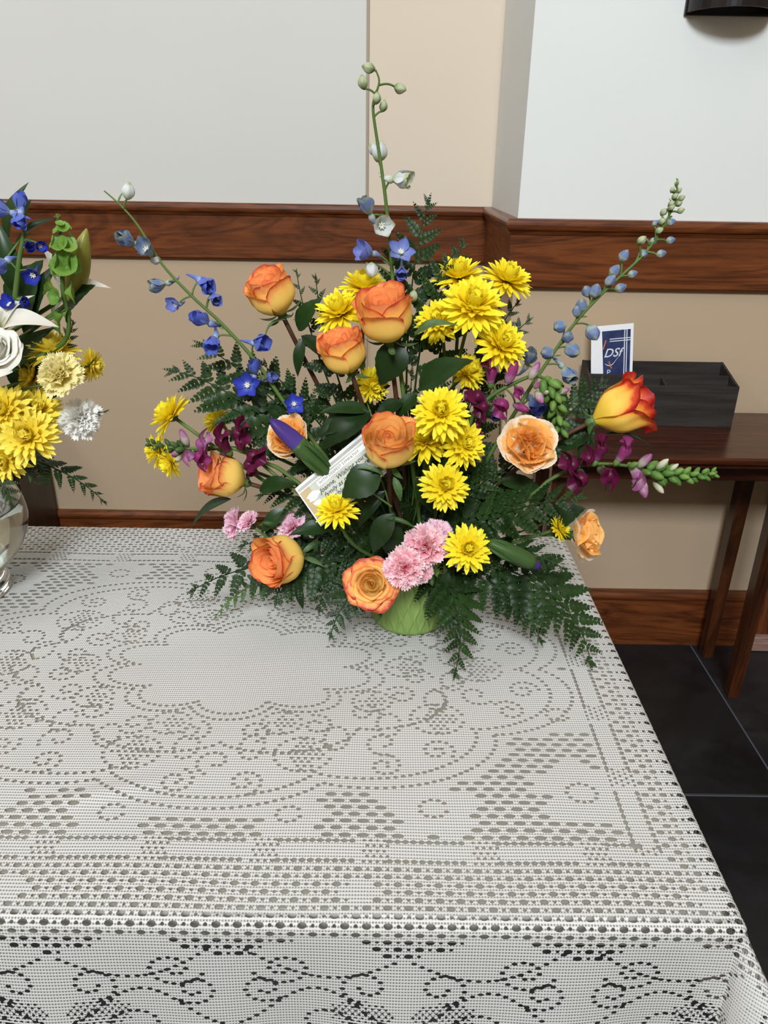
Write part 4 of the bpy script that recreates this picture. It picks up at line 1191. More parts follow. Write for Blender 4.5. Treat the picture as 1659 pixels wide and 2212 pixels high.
V, F = lathe([(0.0001, 0.0), (0.042, 0.0), (0.048, 0.06), (0.040, 0.085), (0.0001, 0.088)], 20)
fo = obj('floral_foam', mesh('floral_foam', V, F, mat_plain('foam', (0.02, 0.06, 0.02), 0.9, 0.3, 200))); fo.location = (POT.x, POT.y, TABLE_Z+0.034)
tag(fo, 'dark green floral foam inside the ribbed green pot', 'foam')

# ------------------------------------------------------------------ the pot bouquet
G = 'orange and yellow roses in the pot bouquet'
UPL = (0, 0.5, 0.8)
make_rose(590, 640, 0.935, 98, (-0.30, 0.62, 0.62), 'half', 'tall orange rose standing highest, above the blue delphinium buds', G, seed=1, spin=0.4,
          leaves=((645, 715, 690, 640, 0.01, LEAF, 1.0, UPL), (620, 690, 560, 735, 0.0, LEAF_PALE, 0.9, (0, 0.8, 0.5)), (655, 730, 640, 815, 0.0, LEAF_NARROW, 1.0, UPL), (650, 725, 735, 795, 0.0, LEAF_NARROW, 1.2, UPL)))
make_rose(833, 690, 0.880, 116, (-0.12, 0.66, 0.66), 'half', 'orange rose against the upper yellow chrysanthemums, upright on a brown stem', G, seed=2, spin=1.1,
          leaves=((905, 842, 1016, 770, 0.0, LEAF, 1.0, (-0.2, 0.5, 0.8)), (862, 735, 822, 835, 0.012, LEAF, 1.2, (0.2, 0.1, 0.9)), (895, 725, 985, 690, 0.0, LEAF_PALE, 0.9, UPL), (870, 870, 805, 900, 0.01, LEAF, 1.0, UPL)))
make_rose(745, 766, 0.868, 96, (-0.25, 0.68, 0.62), 'half', 'smaller orange rose with dewdrops just below and beside the taller central rose', G, seed=3, spin=2.0,
          leaves=((800, 890, 690, 965, 0.0, LEAF, 0.95, (0.1, 0.5, 0.8)), (798, 888, 690, 885, 0.004, LEAF_NARROW, 1.1, UPL), (800, 900, 838, 935, 0.01, LEAF, 1.0, UPL)))
make_rose(840, 965, 0.800, 112, (0.0, 0.55, 0.80), 'gold', 'large orange rose in front of the sympathy card', G, seed=4, spin=0.2,
          leaves=((822, 1020, 735, 1072, 0.0, LEAF, 1.35, (0.1, 0.35, 0.9)), (850, 1030, 868, 1085, -0.008, LEAF_PALE, 1.1, (0.1, 0.1, 1)), (830, 1030, 775, 1005, 0.0, LEAF_PALE, 0.7, UPL), (850, 1110, 800, 1195, 0.0, LEAF, 0.9, UPL)))
make_rose(490, 1032, 0.885, 92, (-0.82, 0.22, 0.52), 'half', 'orange and red rose pointing sideways under the dark purple snapdragon', G, seed=5, spin=0.8,
          leaves=((500, 1078, 402, 1137, 0.0, LEAF_NARROW, 1.25, (-0.2, 0.8, 0.5)), (560, 1060, 640, 1040, 0.0, LEAF, 0.9, UPL)))
make_rose(612, 1208, 0.840, 108, (-0.62, -0.12, 0.76), 'half', 'drooping orange rose with frayed red petals above the lace and fern', G, seed=6, spin=1.6,
          leaves=((640, 1250, 655, 1320, 0.0, LEAF_NARROW, 0.8, (0, 0.3, 0.9)),))
make_rose(803, 1262, 0.795, 112, (-0.10, 0.10, 0.98), 'open', 'wide open orange rose hanging over the rim of the green pot', G, seed=7, spin=0.3,
          leaves=((825, 1325, 810, 1348, 0.01, LEAF_MID, 0.9, UPL), (840, 1190, 850, 1110, 0.02, LEAF, 1.0, (0.2, 0.4, 0.8))))
make_rose(1340, 882, 0.895, 116, (0.86, 0.40, 0.30), 'bud', 'yellow rosebud with dark red edges leaning out towards the console table', G, seed=8, spin=0.9,
          leaves=((1280, 928, 1195, 980, 0.02, LEAF, 0.9, UPL), (1300, 940, 1420, 962, 0.0, LEAF_NARROW, 0.6, (0, 0.9, 0.4)), (1285, 935, 1245, 990, 0.015, LEAF, 0.8, UPL)))

G = 'yellow chrysanthemums in the pot bouquet'
for a in (
    (364, 893, 0.905, 108, (-0.72, 0.55, 0.30), 'yellow chrysanthemum facing away at the outer end, above two others'),
    (336, 972, 0.905, 84, (-0.85, 0.05, 0.40), 'yellow chrysanthemum tucked behind the green tip of the purple snapdragon'),
    (364, 1002, 0.885, 76, (-0.72, -0.45, 0.35), 'yellow chrysanthemum nodding downward beneath the purple snapdragon tip'),
    (468, 905, 0.930, 74, (-0.62, 0.68, -0.25), 'small half-opened yellow chrysanthemum seen from behind, above the purple snapdragon'),
    (733, 668, 0.925, 124, (-0.30, 0.58, 0.72), 'full yellow chrysanthemum between the tallest rose and the central rose'),
    (787, 615, 0.950, 114, (0.08, 0.80, 0.55), 'yellow chrysanthemum behind the central rose, right under the pale delphinium'),
    (806, 833, 0.905, 82, (0.35, -0.25, 0.60), 'yellow chrysanthemum partly hidden under the dewy small rose'),
    (992, 590, 0.960, 118, (-0.05, 0.72, 0.62), 'yellow chrysanthemum at the very top of the yellow cluster'),
    (1098, 598, 0.955, 116, (0.28, 0.66, 0.65), 'yellow chrysanthemum on the outer top corner of the cluster, against the rail'),
    (1024, 655, 0.905, 146, (0.10, 0.42, 0.90), 'largest yellow chrysanthemum at the heart of the upper cluster'),
    (945, 690, 0.925, 106, (-0.25, 0.30, 0.90), 'yellow chrysanthemum beside the central rose with a green heart'),
    (1087, 742, 0.900, 122, (0.28, 0.36, 0.88), 'yellow chrysanthemum above the magenta snapdragon buds'),
    (1013, 800, 0.920, 88, (0.40, 0.30, 0.70), 'yellow chrysanthemum peeking out behind a broad dark rose leaf'),
    (953, 888, 0.830, 126, (-0.02, 0.22, 0.95), 'bright yellow chrysanthemum facing forward above the large front rose'),
    (1004, 958, 0.845, 106, (0.35, 0.08, 0.92), 'yellow chrysanthemum turned aside below the forward-facing one'),
    (918, 945, 0.865, 120, (-0.05, 0.40, 0.70), 'yellow chrysanthemum mostly hidden behind the large front rose'),
    (962, 1048, 0.825, 110, (0.08, 0.18, 0.96), 'yellow chrysanthemum above the pink carnations'),
    (727, 1096, 0.800, 96, (-0.08, 0.70, 0.66), 'yellow chrysanthemum resting against the lower corner of the card'),
    (1012, 1185, 0.790, 108, (0.02, 0.08, 1.0), 'yellow daisy-like chrysanthemum beside the pink carnations'),
    (1212, 1140, 0.855, 62, (0.70, 0.28, 0.50), 'smallest yellow chrysanthemum next to the peach carnation by the table edge')):
    make_mum(*a, G, small=(a[3] < 70), spread=(-0.10 if a[2] < 0.84 else 0.05))

G = 'peach carnations in the pot bouquet'
PEACH_RINGS = ((8, 1.0, 0.28), (8, 0.98, 0.62), (8, 0.94, 0.92), (7, 0.88, 1.18), (4, 0.80, 1.42))
make_carnation(622, 943, 0.895, 112, (-0.20, 0.28, 0.90), 'peach', 'orange and cream carnation behind the purple iris bud', G, n_rings=PEACH_RINGS)
make_carnation(1143, 962, 0.860, 142, (0.12, 0.22, 0.95), 'peach', 'largest orange and cream carnation with broad petals near the snapdragons', G, n_rings=PEACH_RINGS, seed=3)
make_carnation(1264, 1157, 0.845, 128, (0.80, 0.0, 0.55), 'peach', 'pale peach carnation turned sideways over the table edge', G, n_rings=PEACH_RINGS, seed=5)
G = 'pink carnations in the pot bouquet'
make_carnation(872, 1227, 0.775, 96, (-0.10, 0.02, 1.0), 'pink', 'front pink carnation next to the wide open rose', G)
make_carnation(922, 1175, 0.805, 104, (0.0, 0.28, 0.92), 'pink', 'pink carnation in the middle of the pink cluster over the pot', G)
make_carnation(952, 1146, 0.825, 70, (0.32, 0.50, 0.55), 'pale', 'pale pink carnation rearmost in the cluster over the pot', G)
make_carnation(916, 1238, 0.800, 52, (0.35, -0.20, 0.70), 'pink', 'small deep pink carnation squeezed below the pink cluster', G)
make_carnation(498, 1130, 0.895, 78, (-0.86, 0.05, 0.25), 'pale', 'pale pink carnation seen from the side at the outer edge by the fern', G)
make_carnation(532, 1122, 0.880, 58, (-0.45, 0.50, 0.45), 'pale', 'small pale pink carnation between the sideways pink one and its green bud', G)
make_carnation(625, 1132, 0.885, 72, (-0.30, 0.35, 0.50), 'pale', 'pale pink carnation half hidden behind the drooping rose', G)
G = 'carnation buds in the pot bouquet'
for x, y, Y, sz, d, lab in ((932, 1256, 0.815, 34, (0.15, -0.8, 0.5), 'closed green carnation bud hanging over the pot rim'),
                            (575, 1130, 0.880, 34, (-0.9, 0.1, 0.3), 'closed green carnation bud beside the pale pink carnations')):
    r_, b = start('carnation_bud', lab, 'flower bud', G, 'pot'); c = at(x, y, Y); D = dv(*d); R = sz*m_per_px(c)*0.9
    flower_stem(r_, b, c-D*R*0.8, D, 0.0020, 0.0018, M_stem, 'pot'); obj('bud', CARN_BUD, r_, rel(r_, frame(c, D, 0, R)))

# iris buds
def make_iris(label, a, b, w, split, Y0, Y1):
    A = at(*a, Y0); B = at(*b, Y1); L = (B-A).length; D = (B-A).normalized(); mp = m_per_px(A)
    r_, base = start('iris_bud', label, 'iris', 'iris buds in the pot bouquet', 'pot')
    flower_stem(r_, base, A+D*0.005, D, 0.004, 0.0045, M_leaf_mid, 'pot')
    R = w/2*mp
    def spindle(name, mat, t0, t1, k, tw):
        V = []; uv = []; na, nl = 18, 12
        for j in range(nl+1):
            u = j/nl; t = t0+(t1-t0)*u
            rr = R*k*(0.45+0.55*math.sin(min(1, t/0.45)*PI/2))*(1.0 if t < 0.62 else math.sqrt(max(0.02, 1-((t-0.62)/0.385)**2))**1.1)
            for i in range(na):
                an = 2*PI*i/na+tw*t; f_ = 1+0.10*math.cos(3*an)
                V.append((rr*f_*math.cos(an), rr*f_*math.sin(an)*0.85, L*t)); uv.append((0.5, u))
        F = [(j*na+i, j*na+(i+1) % na, (j+1)*na+(i+1) % na, (j+1)*na+i) for j in range(nl) for i in range(na)]
        F += [tuple(range(na))[::-1], tuple(range(nl*na, nl*na+na))]
        return obj(name, mesh(name, V, F, mat, uv), r_, rel(r_, frame(A, D, 0.4)))
    spindle('sheath', M_leaf_mid, 0.0, split, 1.06, 0.0)
    spindle('petal', M_iris, split-0.18, 1.0, 0.98, 1.6)
    for q, k in ((0.5, 0.78), (-0.5, 0.70)):
        S = D.cross(-FW).normalized()*q
        leaf_at(r_, LEAF_MID, A+S*R*0.8, A+D*L*k+S*R*0.9, dv(0, 0.1, 1)+S*0.8, 0.26, 'sheath_leaf')
make_iris('purple-tipped iris bud crossing in front of the orange and cream carnation', (712, 1024), (583, 906), 38, 0.56, 0.850, 0.845)
make_iris('green iris bud with a violet tip pointing out past the daisy-like chrysanthemum', (1055, 1172), (1168, 1226), 40, 0.86, 0.800, 0.800)

# delphinium spikes
G = 'delphinium spikes in the pot bouquet'
make_delphinium('tallest delphinium spike with pale buds rising over the chair rail', ((855, 720, -0.02), (848, 600, 0.0), (835, 450, 0.0), (822, 350, 0.0), (806, 240, 0.0), (812, 205, 0.0), (819, 175, 0.0), (812, 152, 0.0)), 0.935, (
    (796, 147, 0, 24, (-0.95, 0.1, 0.3), 'bud', 'green'), (784, 178, 0, 24, (-0.15, 0.9, 0.3), 'bud', 'green'), (864, 191, 0, 24, (0.85, -0.4, 0.3), 'bud', 'green'),
    (814, 212, -0.01, 20, (0.1, 0.8, 0.5), 'bud', 'green'), (828, 229, 0, 20, (0.2, 0.9, 0.3), 'bud', 'green'), (820, 328, 0.01, 36, (0.2, 0.7, 0.6), 'bud', 'white'), (808, 322, 0.015, 26, (-0.5, 0.4, 0.6), 'bud', 'white'),
    (858, 388, -0.01, 46, (0.80, -0.25, 0.55), 'cup', 'white'), (797, 455, -0.01, 42, (-0.35, 0.65, 0.65), 'cup', 'pale'), (824, 488, -0.015, 44, (0.25, -0.25, 0.9), 'half', 'white'),
    (797, 545, -0.01, 46, (-0.8, 0.0, 0.5), 'half', 'mid'), (866, 545, -0.015, 52, (0.15, 0.3, 0.9), 'open', 'mid'), (803, 583, -0.01, 30, (0.1, -0.9, 0.3), 'bud', 'white'),
    (868, 585, -0.005, 34, (0.0, -0.5, 0.6), 'cup', 'mid'), (893, 640, 0.0, 22, (0.1, 0.8, 0.4), 'bud', 'green')), G)
make_delphinium('blue delphinium spike leaning outward over the tan wall', ((640, 905, 0.0), (560, 790, 0.0), (480, 700, 0.0), (415, 640, 0.0), (350, 570, 0.0), (300, 490, 0.0), (262, 445, 0.0), (225, 412, 0.0)), 0.925, (
    (277, 413, 0, 30, (0.2, 0.9, 0.3), 'bud', 'white'), (281, 522, -0.01, 42, (-0.5, 0.1, 0.8), 'cup', 'pale'), (318, 540, -0.012, 44, (-0.1, 0.1, 0.95), 'half', 'pale'), (336, 562, 0, 20, (-0.6, -0.3, 0.5), 'bud', 'white'),
    (350, 614, 0, 36, (-0.8, -0.3, 0.4), 'cup', 'pale'), (438, 610, 0, 44, (0.55, -0.5, 0.6), 'cup', 'blue'), (461, 640, -0.005, 32, (0.4, -0.6, 0.6), 'cup', 'mid'), (381, 658, -0.005, 34, (-0.5, -0.3, 0.8), 'half', 'mid'),
    (443, 692, -0.012, 44, (-0.5, 0.2, 0.8), 'cup', 'blue'), (462, 735, -0.012, 42, (-0.1, -0.7, 0.7), 'cup', 'blue'), (556, 741, -0.01, 42, (0.6, -0.2, 0.7), 'cup', 'blue'),
    (535, 832, -0.02, 50, (-0.2, -0.1, 0.95), 'open', 'deep'), (550, 802, -0.005, 34, (0.1, 0.6, 0.6), 'cup', 'blue'), (580, 818, 0.0, 28, (0.5, 0.1, 0.5), 'cup', 'mid'), (635, 873, -0.02, 40, (0.2, 0.1, 0.95), 'open', 'deep')), G)
_d3 = [(1462, 396, 10), (1452, 410, 10), (1466, 412, 12), (1458, 424, 13), (1472, 428, 13), (1450, 440, 13), (1466, 440, 13), (1470, 455, 14), (1434, 458, 15), (1450, 448, 14), (1416, 482, 14), (1430, 478, 14), (1450, 480, 16), (1424, 498, 15), (1448, 519, 17),
       (1386, 519, 19), (1412, 520, 16), (1428, 548, 18), (1390, 548, 20), (1348, 553, 24), (1328, 585, 24), (1318, 606, 24), (1340, 622, 22), (1366, 592, 18), (1268, 630, 24), (1286, 629, 28), (1256, 660, 28), (1246, 673, 22)]
fl3 = []
for i, (x, y, sz) in enumerate(_d3):
    t_ = (y-390)/(800-390); sx = 1462-t_*300
    fl3.append((x, y, -0.004 if i % 2 else 0.003, sz, ((x-sx)/40+0.1, 0.45, 0.5), 'bud', 'green' if y < 480 else ('green' if y < 545 and i % 2 else 'pale')))
fl3 += [(1209, 705, 0, 30, (-0.6, -0.3, 0.6), 'bud', 'pale'), (1226, 728, -0.004, 28, (-0.3, 0.1, 0.8), 'bud', 'pale'), (1280, 718, 0, 34, (0.3, -0.8, 0.4), 'bud', 'pale'), (1182, 762, 0, 30, (-0.7, -0.1, 0.6), 'bud', 'pale'), (1236, 757, -0.005, 34, (0.5, -0.5, 0.7), 'bud', 'pale'),
        (1221, 800, -0.008, 40, (0.35, -0.75, 0.55), 'cup', 'pale'), (1141, 780, 0, 40, (0.1, 0.5, 0.8), 'cup', 'pale'), (1152, 868, 0.01, 44, (0.3, -0.6, 0.7), 'cup', 'blue'), (1072, 890, 0.02, 34, (-0.2, -0.5, 0.7), 'cup', 'mid')]
make_delphinium('slender delphinium spike of small green and blue buds leaning towards the brochure', ((1060, 980, 0.0), (1150, 830, 0.0), (1170, 800, 0.0), (1240, 700, 0.0), (1310, 625, 0.0), (1395, 545, 0.0), (1440, 475, 0.0), (1460, 430, 0.0), (1463, 392, 0.0)), 0.930, fl3, G)

# snapdragons
G = 'snapdragon spikes in the pot bouquet'
make_snapdragon('dark purple snapdragon with a dark green tip over the sideways rose', ((640, 1040, 0.0), (575, 1000, 0.0), (500, 968, 0.0), (430, 968, 0.0), (380, 968, 0.0), (318, 958, 0.0)), 0.895, (
    (398, 946, 0, 34, (-0.3, 0.85, 0.4), 'bud', 'pale'), (436, 958, -0.012, 48, (0.05, 0.55, 0.8), 'f', 'pale'), (408, 985, -0.012, 40, (-0.35, -0.1, 0.9), 'f', 'pale'), (432, 988, -0.015, 50, (0.05, -0.4, 0.9), 'f', 'magenta'),
    (378, 980, -0.006, 22, (-0.4, -0.3, 0.8), 'bud', 'pale'), (384, 992, -0.006, 22, (-0.4, -0.6, 0.6), 'bud', 'white'), (478, 952, -0.015, 52, (-0.3, 0.6, 0.7), 'f', 'dark'), (472, 1000, -0.012, 48, (-0.2, -0.6, 0.7), 'f', 'dark'),
    (515, 935, -0.01, 50, (-0.1, 0.8, 0.5), 'f', 'dark'), (520, 955, -0.018, 46, (0.1, 0.4, 0.8), 'f', 'dark'), (548, 985, -0.018, 54, (0.2, -0.1, 0.9), 'f', 'dark'), (538, 1005, -0.012, 44, (0.0, -0.7, 0.7), 'f', 'dark')), (0.74, 18, 34, 17), G, 'dgreen')
make_snapdragon('magenta snapdragon that curves over with a drooping green tip behind the peach carnation', ((1010, 930, 0.0), (1050, 865, 0.0), (1110, 828, 0.0), (1160, 812, 0.0), (1190, 835, 0.0), (1200, 870, 0.0), (1212, 935, 0.0)), 0.895, (
    (1062, 802, 0.0, 44, (0.0, 0.8, 0.5), 'f', 'magenta'), (1105, 805, -0.006, 46, (0.3, 0.8, 0.5), 'bud', 'magenta'), (1154, 802, -0.008, 36, (0.4, 0.8, 0.4), 'bud', 'pale'), (1030, 855, -0.006, 48, (-0.6, 0.3, 0.6), 'f', 'dark'),
    (1044, 880, -0.014, 42, (-0.2, -0.5, 0.8), 'f', 'dark'), (1085, 876, -0.016, 52, (0.15, -0.5, 0.85), 'f', 'magenta'), (1122, 845, -0.014, 34, (0.1, -0.3, 0.9), 'f', 'magenta'), (1125, 880, -0.008, 34, (0.7, -0.4, 0.5), 'bud', 'magenta'),
    (1160, 832, -0.012, 26, (0.1, 0.2, 0.9), 'bud', 'pale'), (1165, 858, -0.012, 34, (0.2, -0.7, 0.7), 'bud', 'pale'), (1180, 848, -0.010, 20, (0.0, 0.0, 0.9), 'bud', 'white'), (1215, 845, -0.004, 26, (0.8, 0.2, 0.4), 'bud', 'pale'), (1030, 920, 0.0, 36, (-0.3, -0.6, 0.6), 'f', 'dark')), (0.66, 24, 44, 30), G, 'green')
make_snapdragon('deep purple snapdragon with pale buds reaching across towards the console table', ((1130, 1080, 0.0), (1190, 1035, 0.0), (1260, 1005, 0.0), (1340, 1004, 0.0), (1410, 1020, 0.0), (1480, 1028, 0.0), (1548, 1022, 0.0)), 0.880, (
    (1236, 1003, -0.012, 56, (-0.3, 0.3, 0.9), 'f', 'dark'), (1300, 968, -0.004, 48, (0.3, 0.8, 0.4), 'f', 'dark'), (1255, 1036, -0.016, 58, (-0.2, -0.4, 0.9), 'f', 'dark'), (1272, 990, -0.016, 46, (0.1, 0.3, 0.9), 'f', 'dark'), (1318, 1028, -0.016, 58, (0.2, -0.35, 0.9), 'f', 'dark'),
    (1352, 973, -0.006, 46, (0.45, 0.75, 0.5), 'f', 'magenta'), (1378, 1028, -0.010, 44, (0.3, -0.7, 0.6), 'f', 'pale'), (1388, 1052, -0.008, 42, (0.1, -0.9, 0.4), 'bud', 'pale'), (1392, 996, -0.006, 36, (0.5, 0.6, 0.6), 'bud', 'pale'), (1430, 1003, -0.004, 28, (0.6, 0.6, 0.5), 'bud', 'white'),
    (1422, 1052, -0.004, 28, (0.5, -0.8, 0.4), 'bud', 'white'), (1455, 1010, -0.004, 20, (0.7, 0.6, 0.4), 'bud', 'white'), (1368, 1005, -0.012, 26, (0.3, 0.2, 0.9), 'bud', 'green'), (1395, 1020, -0.012, 26, (0.3, -0.3, 0.9), 'bud', 'green')), (0.70, 32, 42, 18), G, 'green')

# leatherleaf fronds: (label, tip px, Y tip, control px, Y ctrl, leaflet px, n, t0, normal, pale)
FR = (
    ('fern frond reaching out behind the blue delphinium stem', (368, 800), 0.930, (560, 830), 0.93, 105, 10, 0.42, (0, 0.35, 0.9)),
    ('fern frond just below the outermost one behind the delphinium', (446, 868), 0.915, (600, 890), 0.92, 80, 9, 0.40, (0, 0.5, 0.8)),
    ('fern frond fanning behind the white and blue buds', (430, 742), 0.950, (600, 830), 0.95, 95, 9, 0.45, (0.1, 0.3, 0.9)),
    ('fern frond standing up beside the tallest rose', (682, 596), 0.960, (690, 760), 0.95, 62, 10, 0.38, (-0.1, 0.1, 1)),
    ('slim fern tip showing above the tallest rose', (640, 580), 0.965, (660, 760), 0.955, 45, 9, 0.45, (-0.1, 0.1, 1)),
    ('upright fern frond in front of the chair rail beside the tall delphinium', (927, 432), 0.965, (855, 640), 0.955, 100, 10, 0.48, (0.1, 0.1, 1)),
    ('fern frond arching across the chair rail above the yellow cluster', (985, 545), 0.955, (880, 640), 0.955, 70, 9, 0.45, (0.2, 0.2, 1)),
    ('fern frond behind the topmost yellow chrysanthemum', (1000, 520), 0.985, (960, 680), 0.975, 70, 9, 0.5, (0.1, 0.1, 1)),
    ('fern frond poking out beside the upper yellow cluster', (1146, 690), 0.960, (1040, 760), 0.955, 60, 8, 0.5, (0.1, 0.3, 0.9)),
    ('fern frond with its tip just under the outer top chrysanthemum', (1122, 650), 0.970, (1030, 740), 0.965, 52, 8, 0.55, (0.1, 0.3, 0.9)),
    ('broad fern frond behind the yellow rosebud', (1304, 826), 0.925, (1200, 920), 0.925, 85, 9, 0.52, (-0.1, 0.3, 0.9)),
    ('broad fern frond spreading out below the large peach carnation', (1254, 1075), 0.830, (1090, 1085), 0.85, 100, 11, 0.30, (0, 0.5, 0.85)),
    ('long fern frond trailing forward over the lace below the pot', (980, 1478), 0.758, (1040, 1250), 0.80, 82, 12, 0.32, (0.25, 0.4, 0.9)),
    ('long fern frond drooping furthest over the lace near the table edge', (1274, 1460), 0.785, (1240, 1190), 0.84, 105, 12, 0.36, (0.1, 0.5, 0.85)),
    ('fern frond spreading low over the lace under the drooping rose', (412, 1278), 0.870, (560, 1180), 0.87, 92, 11, 0.28, (-0.1, 0.45, 0.9)),
    ('short fern frond hanging below the drooping rose', (596, 1300), 0.835, (600, 1200), 0.85, 72, 9, 0.35, (0, 0.3, 0.95)),
    ('fern frond hanging towards the lace beside the wide open rose', (713, 1378), 0.800, (745, 1240), 0.83, 62, 11, 0.35, (0, 0.4, 0.9)),
    ('short fern frond between the drooping rose and the wide open rose', (690, 1320), 0.845, (690, 1210), 0.86, 62, 9, 0.35, (0, 0.4, 0.9)),
    ('fern frond curving out under the green iris bud', (1222, 1232), 0.815, (1130, 1160), 0.83, 62, 9, 0.35, (0.1, 0.5, 0.85)),
    ('fern frond hanging beside the green pot', (985, 1395), 0.835, (1010, 1250), 0.83, 66, 10, 0.32, (0.1, 0.3, 0.95)),
    ('fern frond stretched over the lace beyond the green iris bud', (1170, 1390), 0.800, (1120, 1230), 0.83, 74, 10, 0.36, (0.1, 0.45, 0.9)),
    ('fern frond filling the gap under the small dewy rose', (700, 850), 0.930, (760, 960), 0.925, 75, 8, 0.35, (0, 0.4, 0.9)),
    ('fern frond filling the gap beneath the blue florets', (560, 780), 0.945, (680, 880), 0.945, 80, 9, 0.38, (0, 0.4, 0.9)),
    ('fern frond behind the purple snapdragon florets', (520, 905), 0.940, (640, 930), 0.93, 75, 9, 0.35, (0, 0.4, 0.9)),
    ('fern frond under the purple snapdragon and above the pink carnations', (560, 1070), 0.905, (680, 1050), 0.90, 70, 9, 0.32, (0, 0.5, 0.85)),
    ('fern frond behind the pale pink carnations', (520, 1180), 0.890, (640, 1130), 0.89, 70, 9, 0.32, (-0.1, 0.4, 0.9)),
    ('fern frond in the middle behind the brown central stem', (890, 800), 0.935, (880, 960), 0.925, 75, 9, 0.30, (0, 0.3, 0.95)),
    ('fern frond behind the magenta snapdragon', (1090, 800), 0.955, (1010, 900), 0.95, 75, 9, 0.35, (0.1, 0.3, 0.9)),
    ('fern frond deep behind the large peach carnation', (1200, 960), 0.925, (1090, 980), 0.92, 75, 9, 0.35, (0.1, 0.3, 0.9)),
    ('fern frond in the shade under the large peach carnation', (1150, 1130), 0.840, (1050, 1080), 0.86, 80, 9, 0.28, (0.1, 0.4, 0.9)),
    ('dark fern frond hanging in the shade beneath the daisy-like chrysanthemum', (1090, 1250), 0.830, (1030, 1140), 0.85, 76, 9, 0.28, (0.1, 0.4, 0.9)),
    ('dark fern frond under the sympathy card', (680, 1180), 0.850, (760, 1120), 0.86, 72, 9, 0.26, (0, 0.5, 0.85)),
    ('dark fern frond in the centre above the pink carnations', (880, 1090), 0.840, (880, 1140), 0.86, 80, 9, 0.22, (0, 0.5, 0.85)),
    ('dark fern frond behind the sympathy card', (650, 990), 0.925, (740, 1020), 0.915, 76, 9, 0.3, (0, 0.4, 0.9)),
    ('dark fern frond behind the front yellow chrysanthemums', (1060, 880), 0.905, (980, 980), 0.91, 80, 9, 0.3, (0, 0.4, 0.9)),
    ('dark fern frond beside the turned yellow chrysanthemum', (1090, 1010), 0.880, (1000, 1060), 0.885, 80, 9, 0.28, (0.1, 0.4, 0.9)),
    ('dark fern frond rising behind the small dewy rose', (770, 800), 0.960, (830, 960), 0.950, 85, 9, 0.28, (0, 0.3, 0.95)),
    ('dark fern frond rising behind the broad rose leaf', (960, 780), 0.965, (920, 950), 0.955, 85, 9, 0.28, (0, 0.3, 0.95)),
    ('dark fern frond rising behind the forward-facing chrysanthemum', (1030, 850), 0.960, (960, 990), 0.950, 85, 9, 0.28, (0.1, 0.3, 0.95)),
    ('dark fern frond behind the broad leaf above the card', (700, 900), 0.950, (800, 1010), 0.940, 85, 9, 0.28, (0, 0.3, 0.95)),
    ('dark fern frond spreading behind the front rose', (780, 980), 0.935, (860, 1060), 0.930, 85, 9, 0.25, (0, 0.4, 0.9)),
    ('dark fern frond spreading behind the lower yellow chrysanthemum', (1000, 1000), 0.930, (930, 1080), 0.925, 85, 9, 0.25, (0, 0.4, 0.9)),
    ('dark fern frond low behind the wide open rose', (720, 1230), 0.860, (800, 1180), 0.87, 72, 9, 0.25, (0, 0.5, 0.85)),
)
for i, (lab, tip, Yt, ct, Yc, lp, nn, t0, nr) in enumerate(FR):
    b = pot_base(100+i); b.z = POT_Z-0.01
    tp = at(*tip, Yt); tp.z = max(tp.z, TABLE_Z+0.010); c_ = at(*ct, Yc)
    make_frond(lab, b, c_, tp, dv(*nr), lp*m_per_px(tp)*1.12, nn, t0, seed=i)
b = pot_base(190); tp = at(463, 1350, 0.885); tp.z = max(tp.z, TABLE_Z+0.006)
make_frond('pale green fern frond lying on the lace under the darker one', b, at(560, 1190, 0.88), tp, dv(-0.2, 0.4, 0.9), 0.030, 12, 0.45, 'pale', seed=77)

# broad single leaves tucked between the stems
LV = (('dark leaf behind the front rose stem', (842, 1112), (835, 1200), 0.825, 1.0, LEAF), ('long glossy leaf slanting down beside the front rose stem', (832, 1060), (770, 1140), 0.830, 0.55, LEAF),
      ('dark leaf behind the smallest yellow chrysanthemum', (1180, 1130), (1262, 1095), 0.870, 1.2, LEAF), ('dark leaf under the sympathy card corner', (720, 1140), (625, 1150), 0.845, 0.7, LEAF),
      ('dark leaf hanging over the pot rim beside the pink cluster', (975, 1230), (955, 1300), 0.840, 0.8, LEAF), ('dark leaf between the sympathy card and the iris bud', (770, 900), (680, 940), 0.880, 0.9, LEAF),
      ('dark leaf in the gap under the broad rose leaf', (900, 850), (860, 900), 0.895, 1.0, LEAF), ('dark leaf in the gap below the forward-facing chrysanthemums', (900, 1030), (940, 1110), 0.855, 0.9, LEAF),
      ('dark leaf in the gap between the pale pink carnations', (620, 1100), (560, 1150), 0.890, 0.8, LEAF), ('dark leaf beneath the large peach carnation', (1080, 1040), (1180, 1060), 0.890, 0.7, LEAF),
      ('dark leaf beneath the small dewy rose', (790, 860), (840, 830), 0.915, 1.1, LEAF), ('narrow leaf curling above the pink carnations', (830, 1120), (905, 1140), 0.800, 0.35, LEAF_MID))
for i, (lab, a, b_, Y, ws, me) in enumerate(LV):
    A, B = at(*a, Y), at(*b_, Y-0.008)
    r_ = thing('foliage_leaf', lab, 'leaf', pot_base(200+i), 'single leaves in the pot bouquet')
    leaf_at(r_, me, A, B, dv(0.1*((i % 3)-1), 0.45, 0.85), ws)
    stem_obj(r_, bez(Vector(r_.location), (Vector(r_.location)+A)/2+Vector((0, 0, 0.01)), A, 6), 0.0014, 0.0010, M_stem, 'stalk', 5)

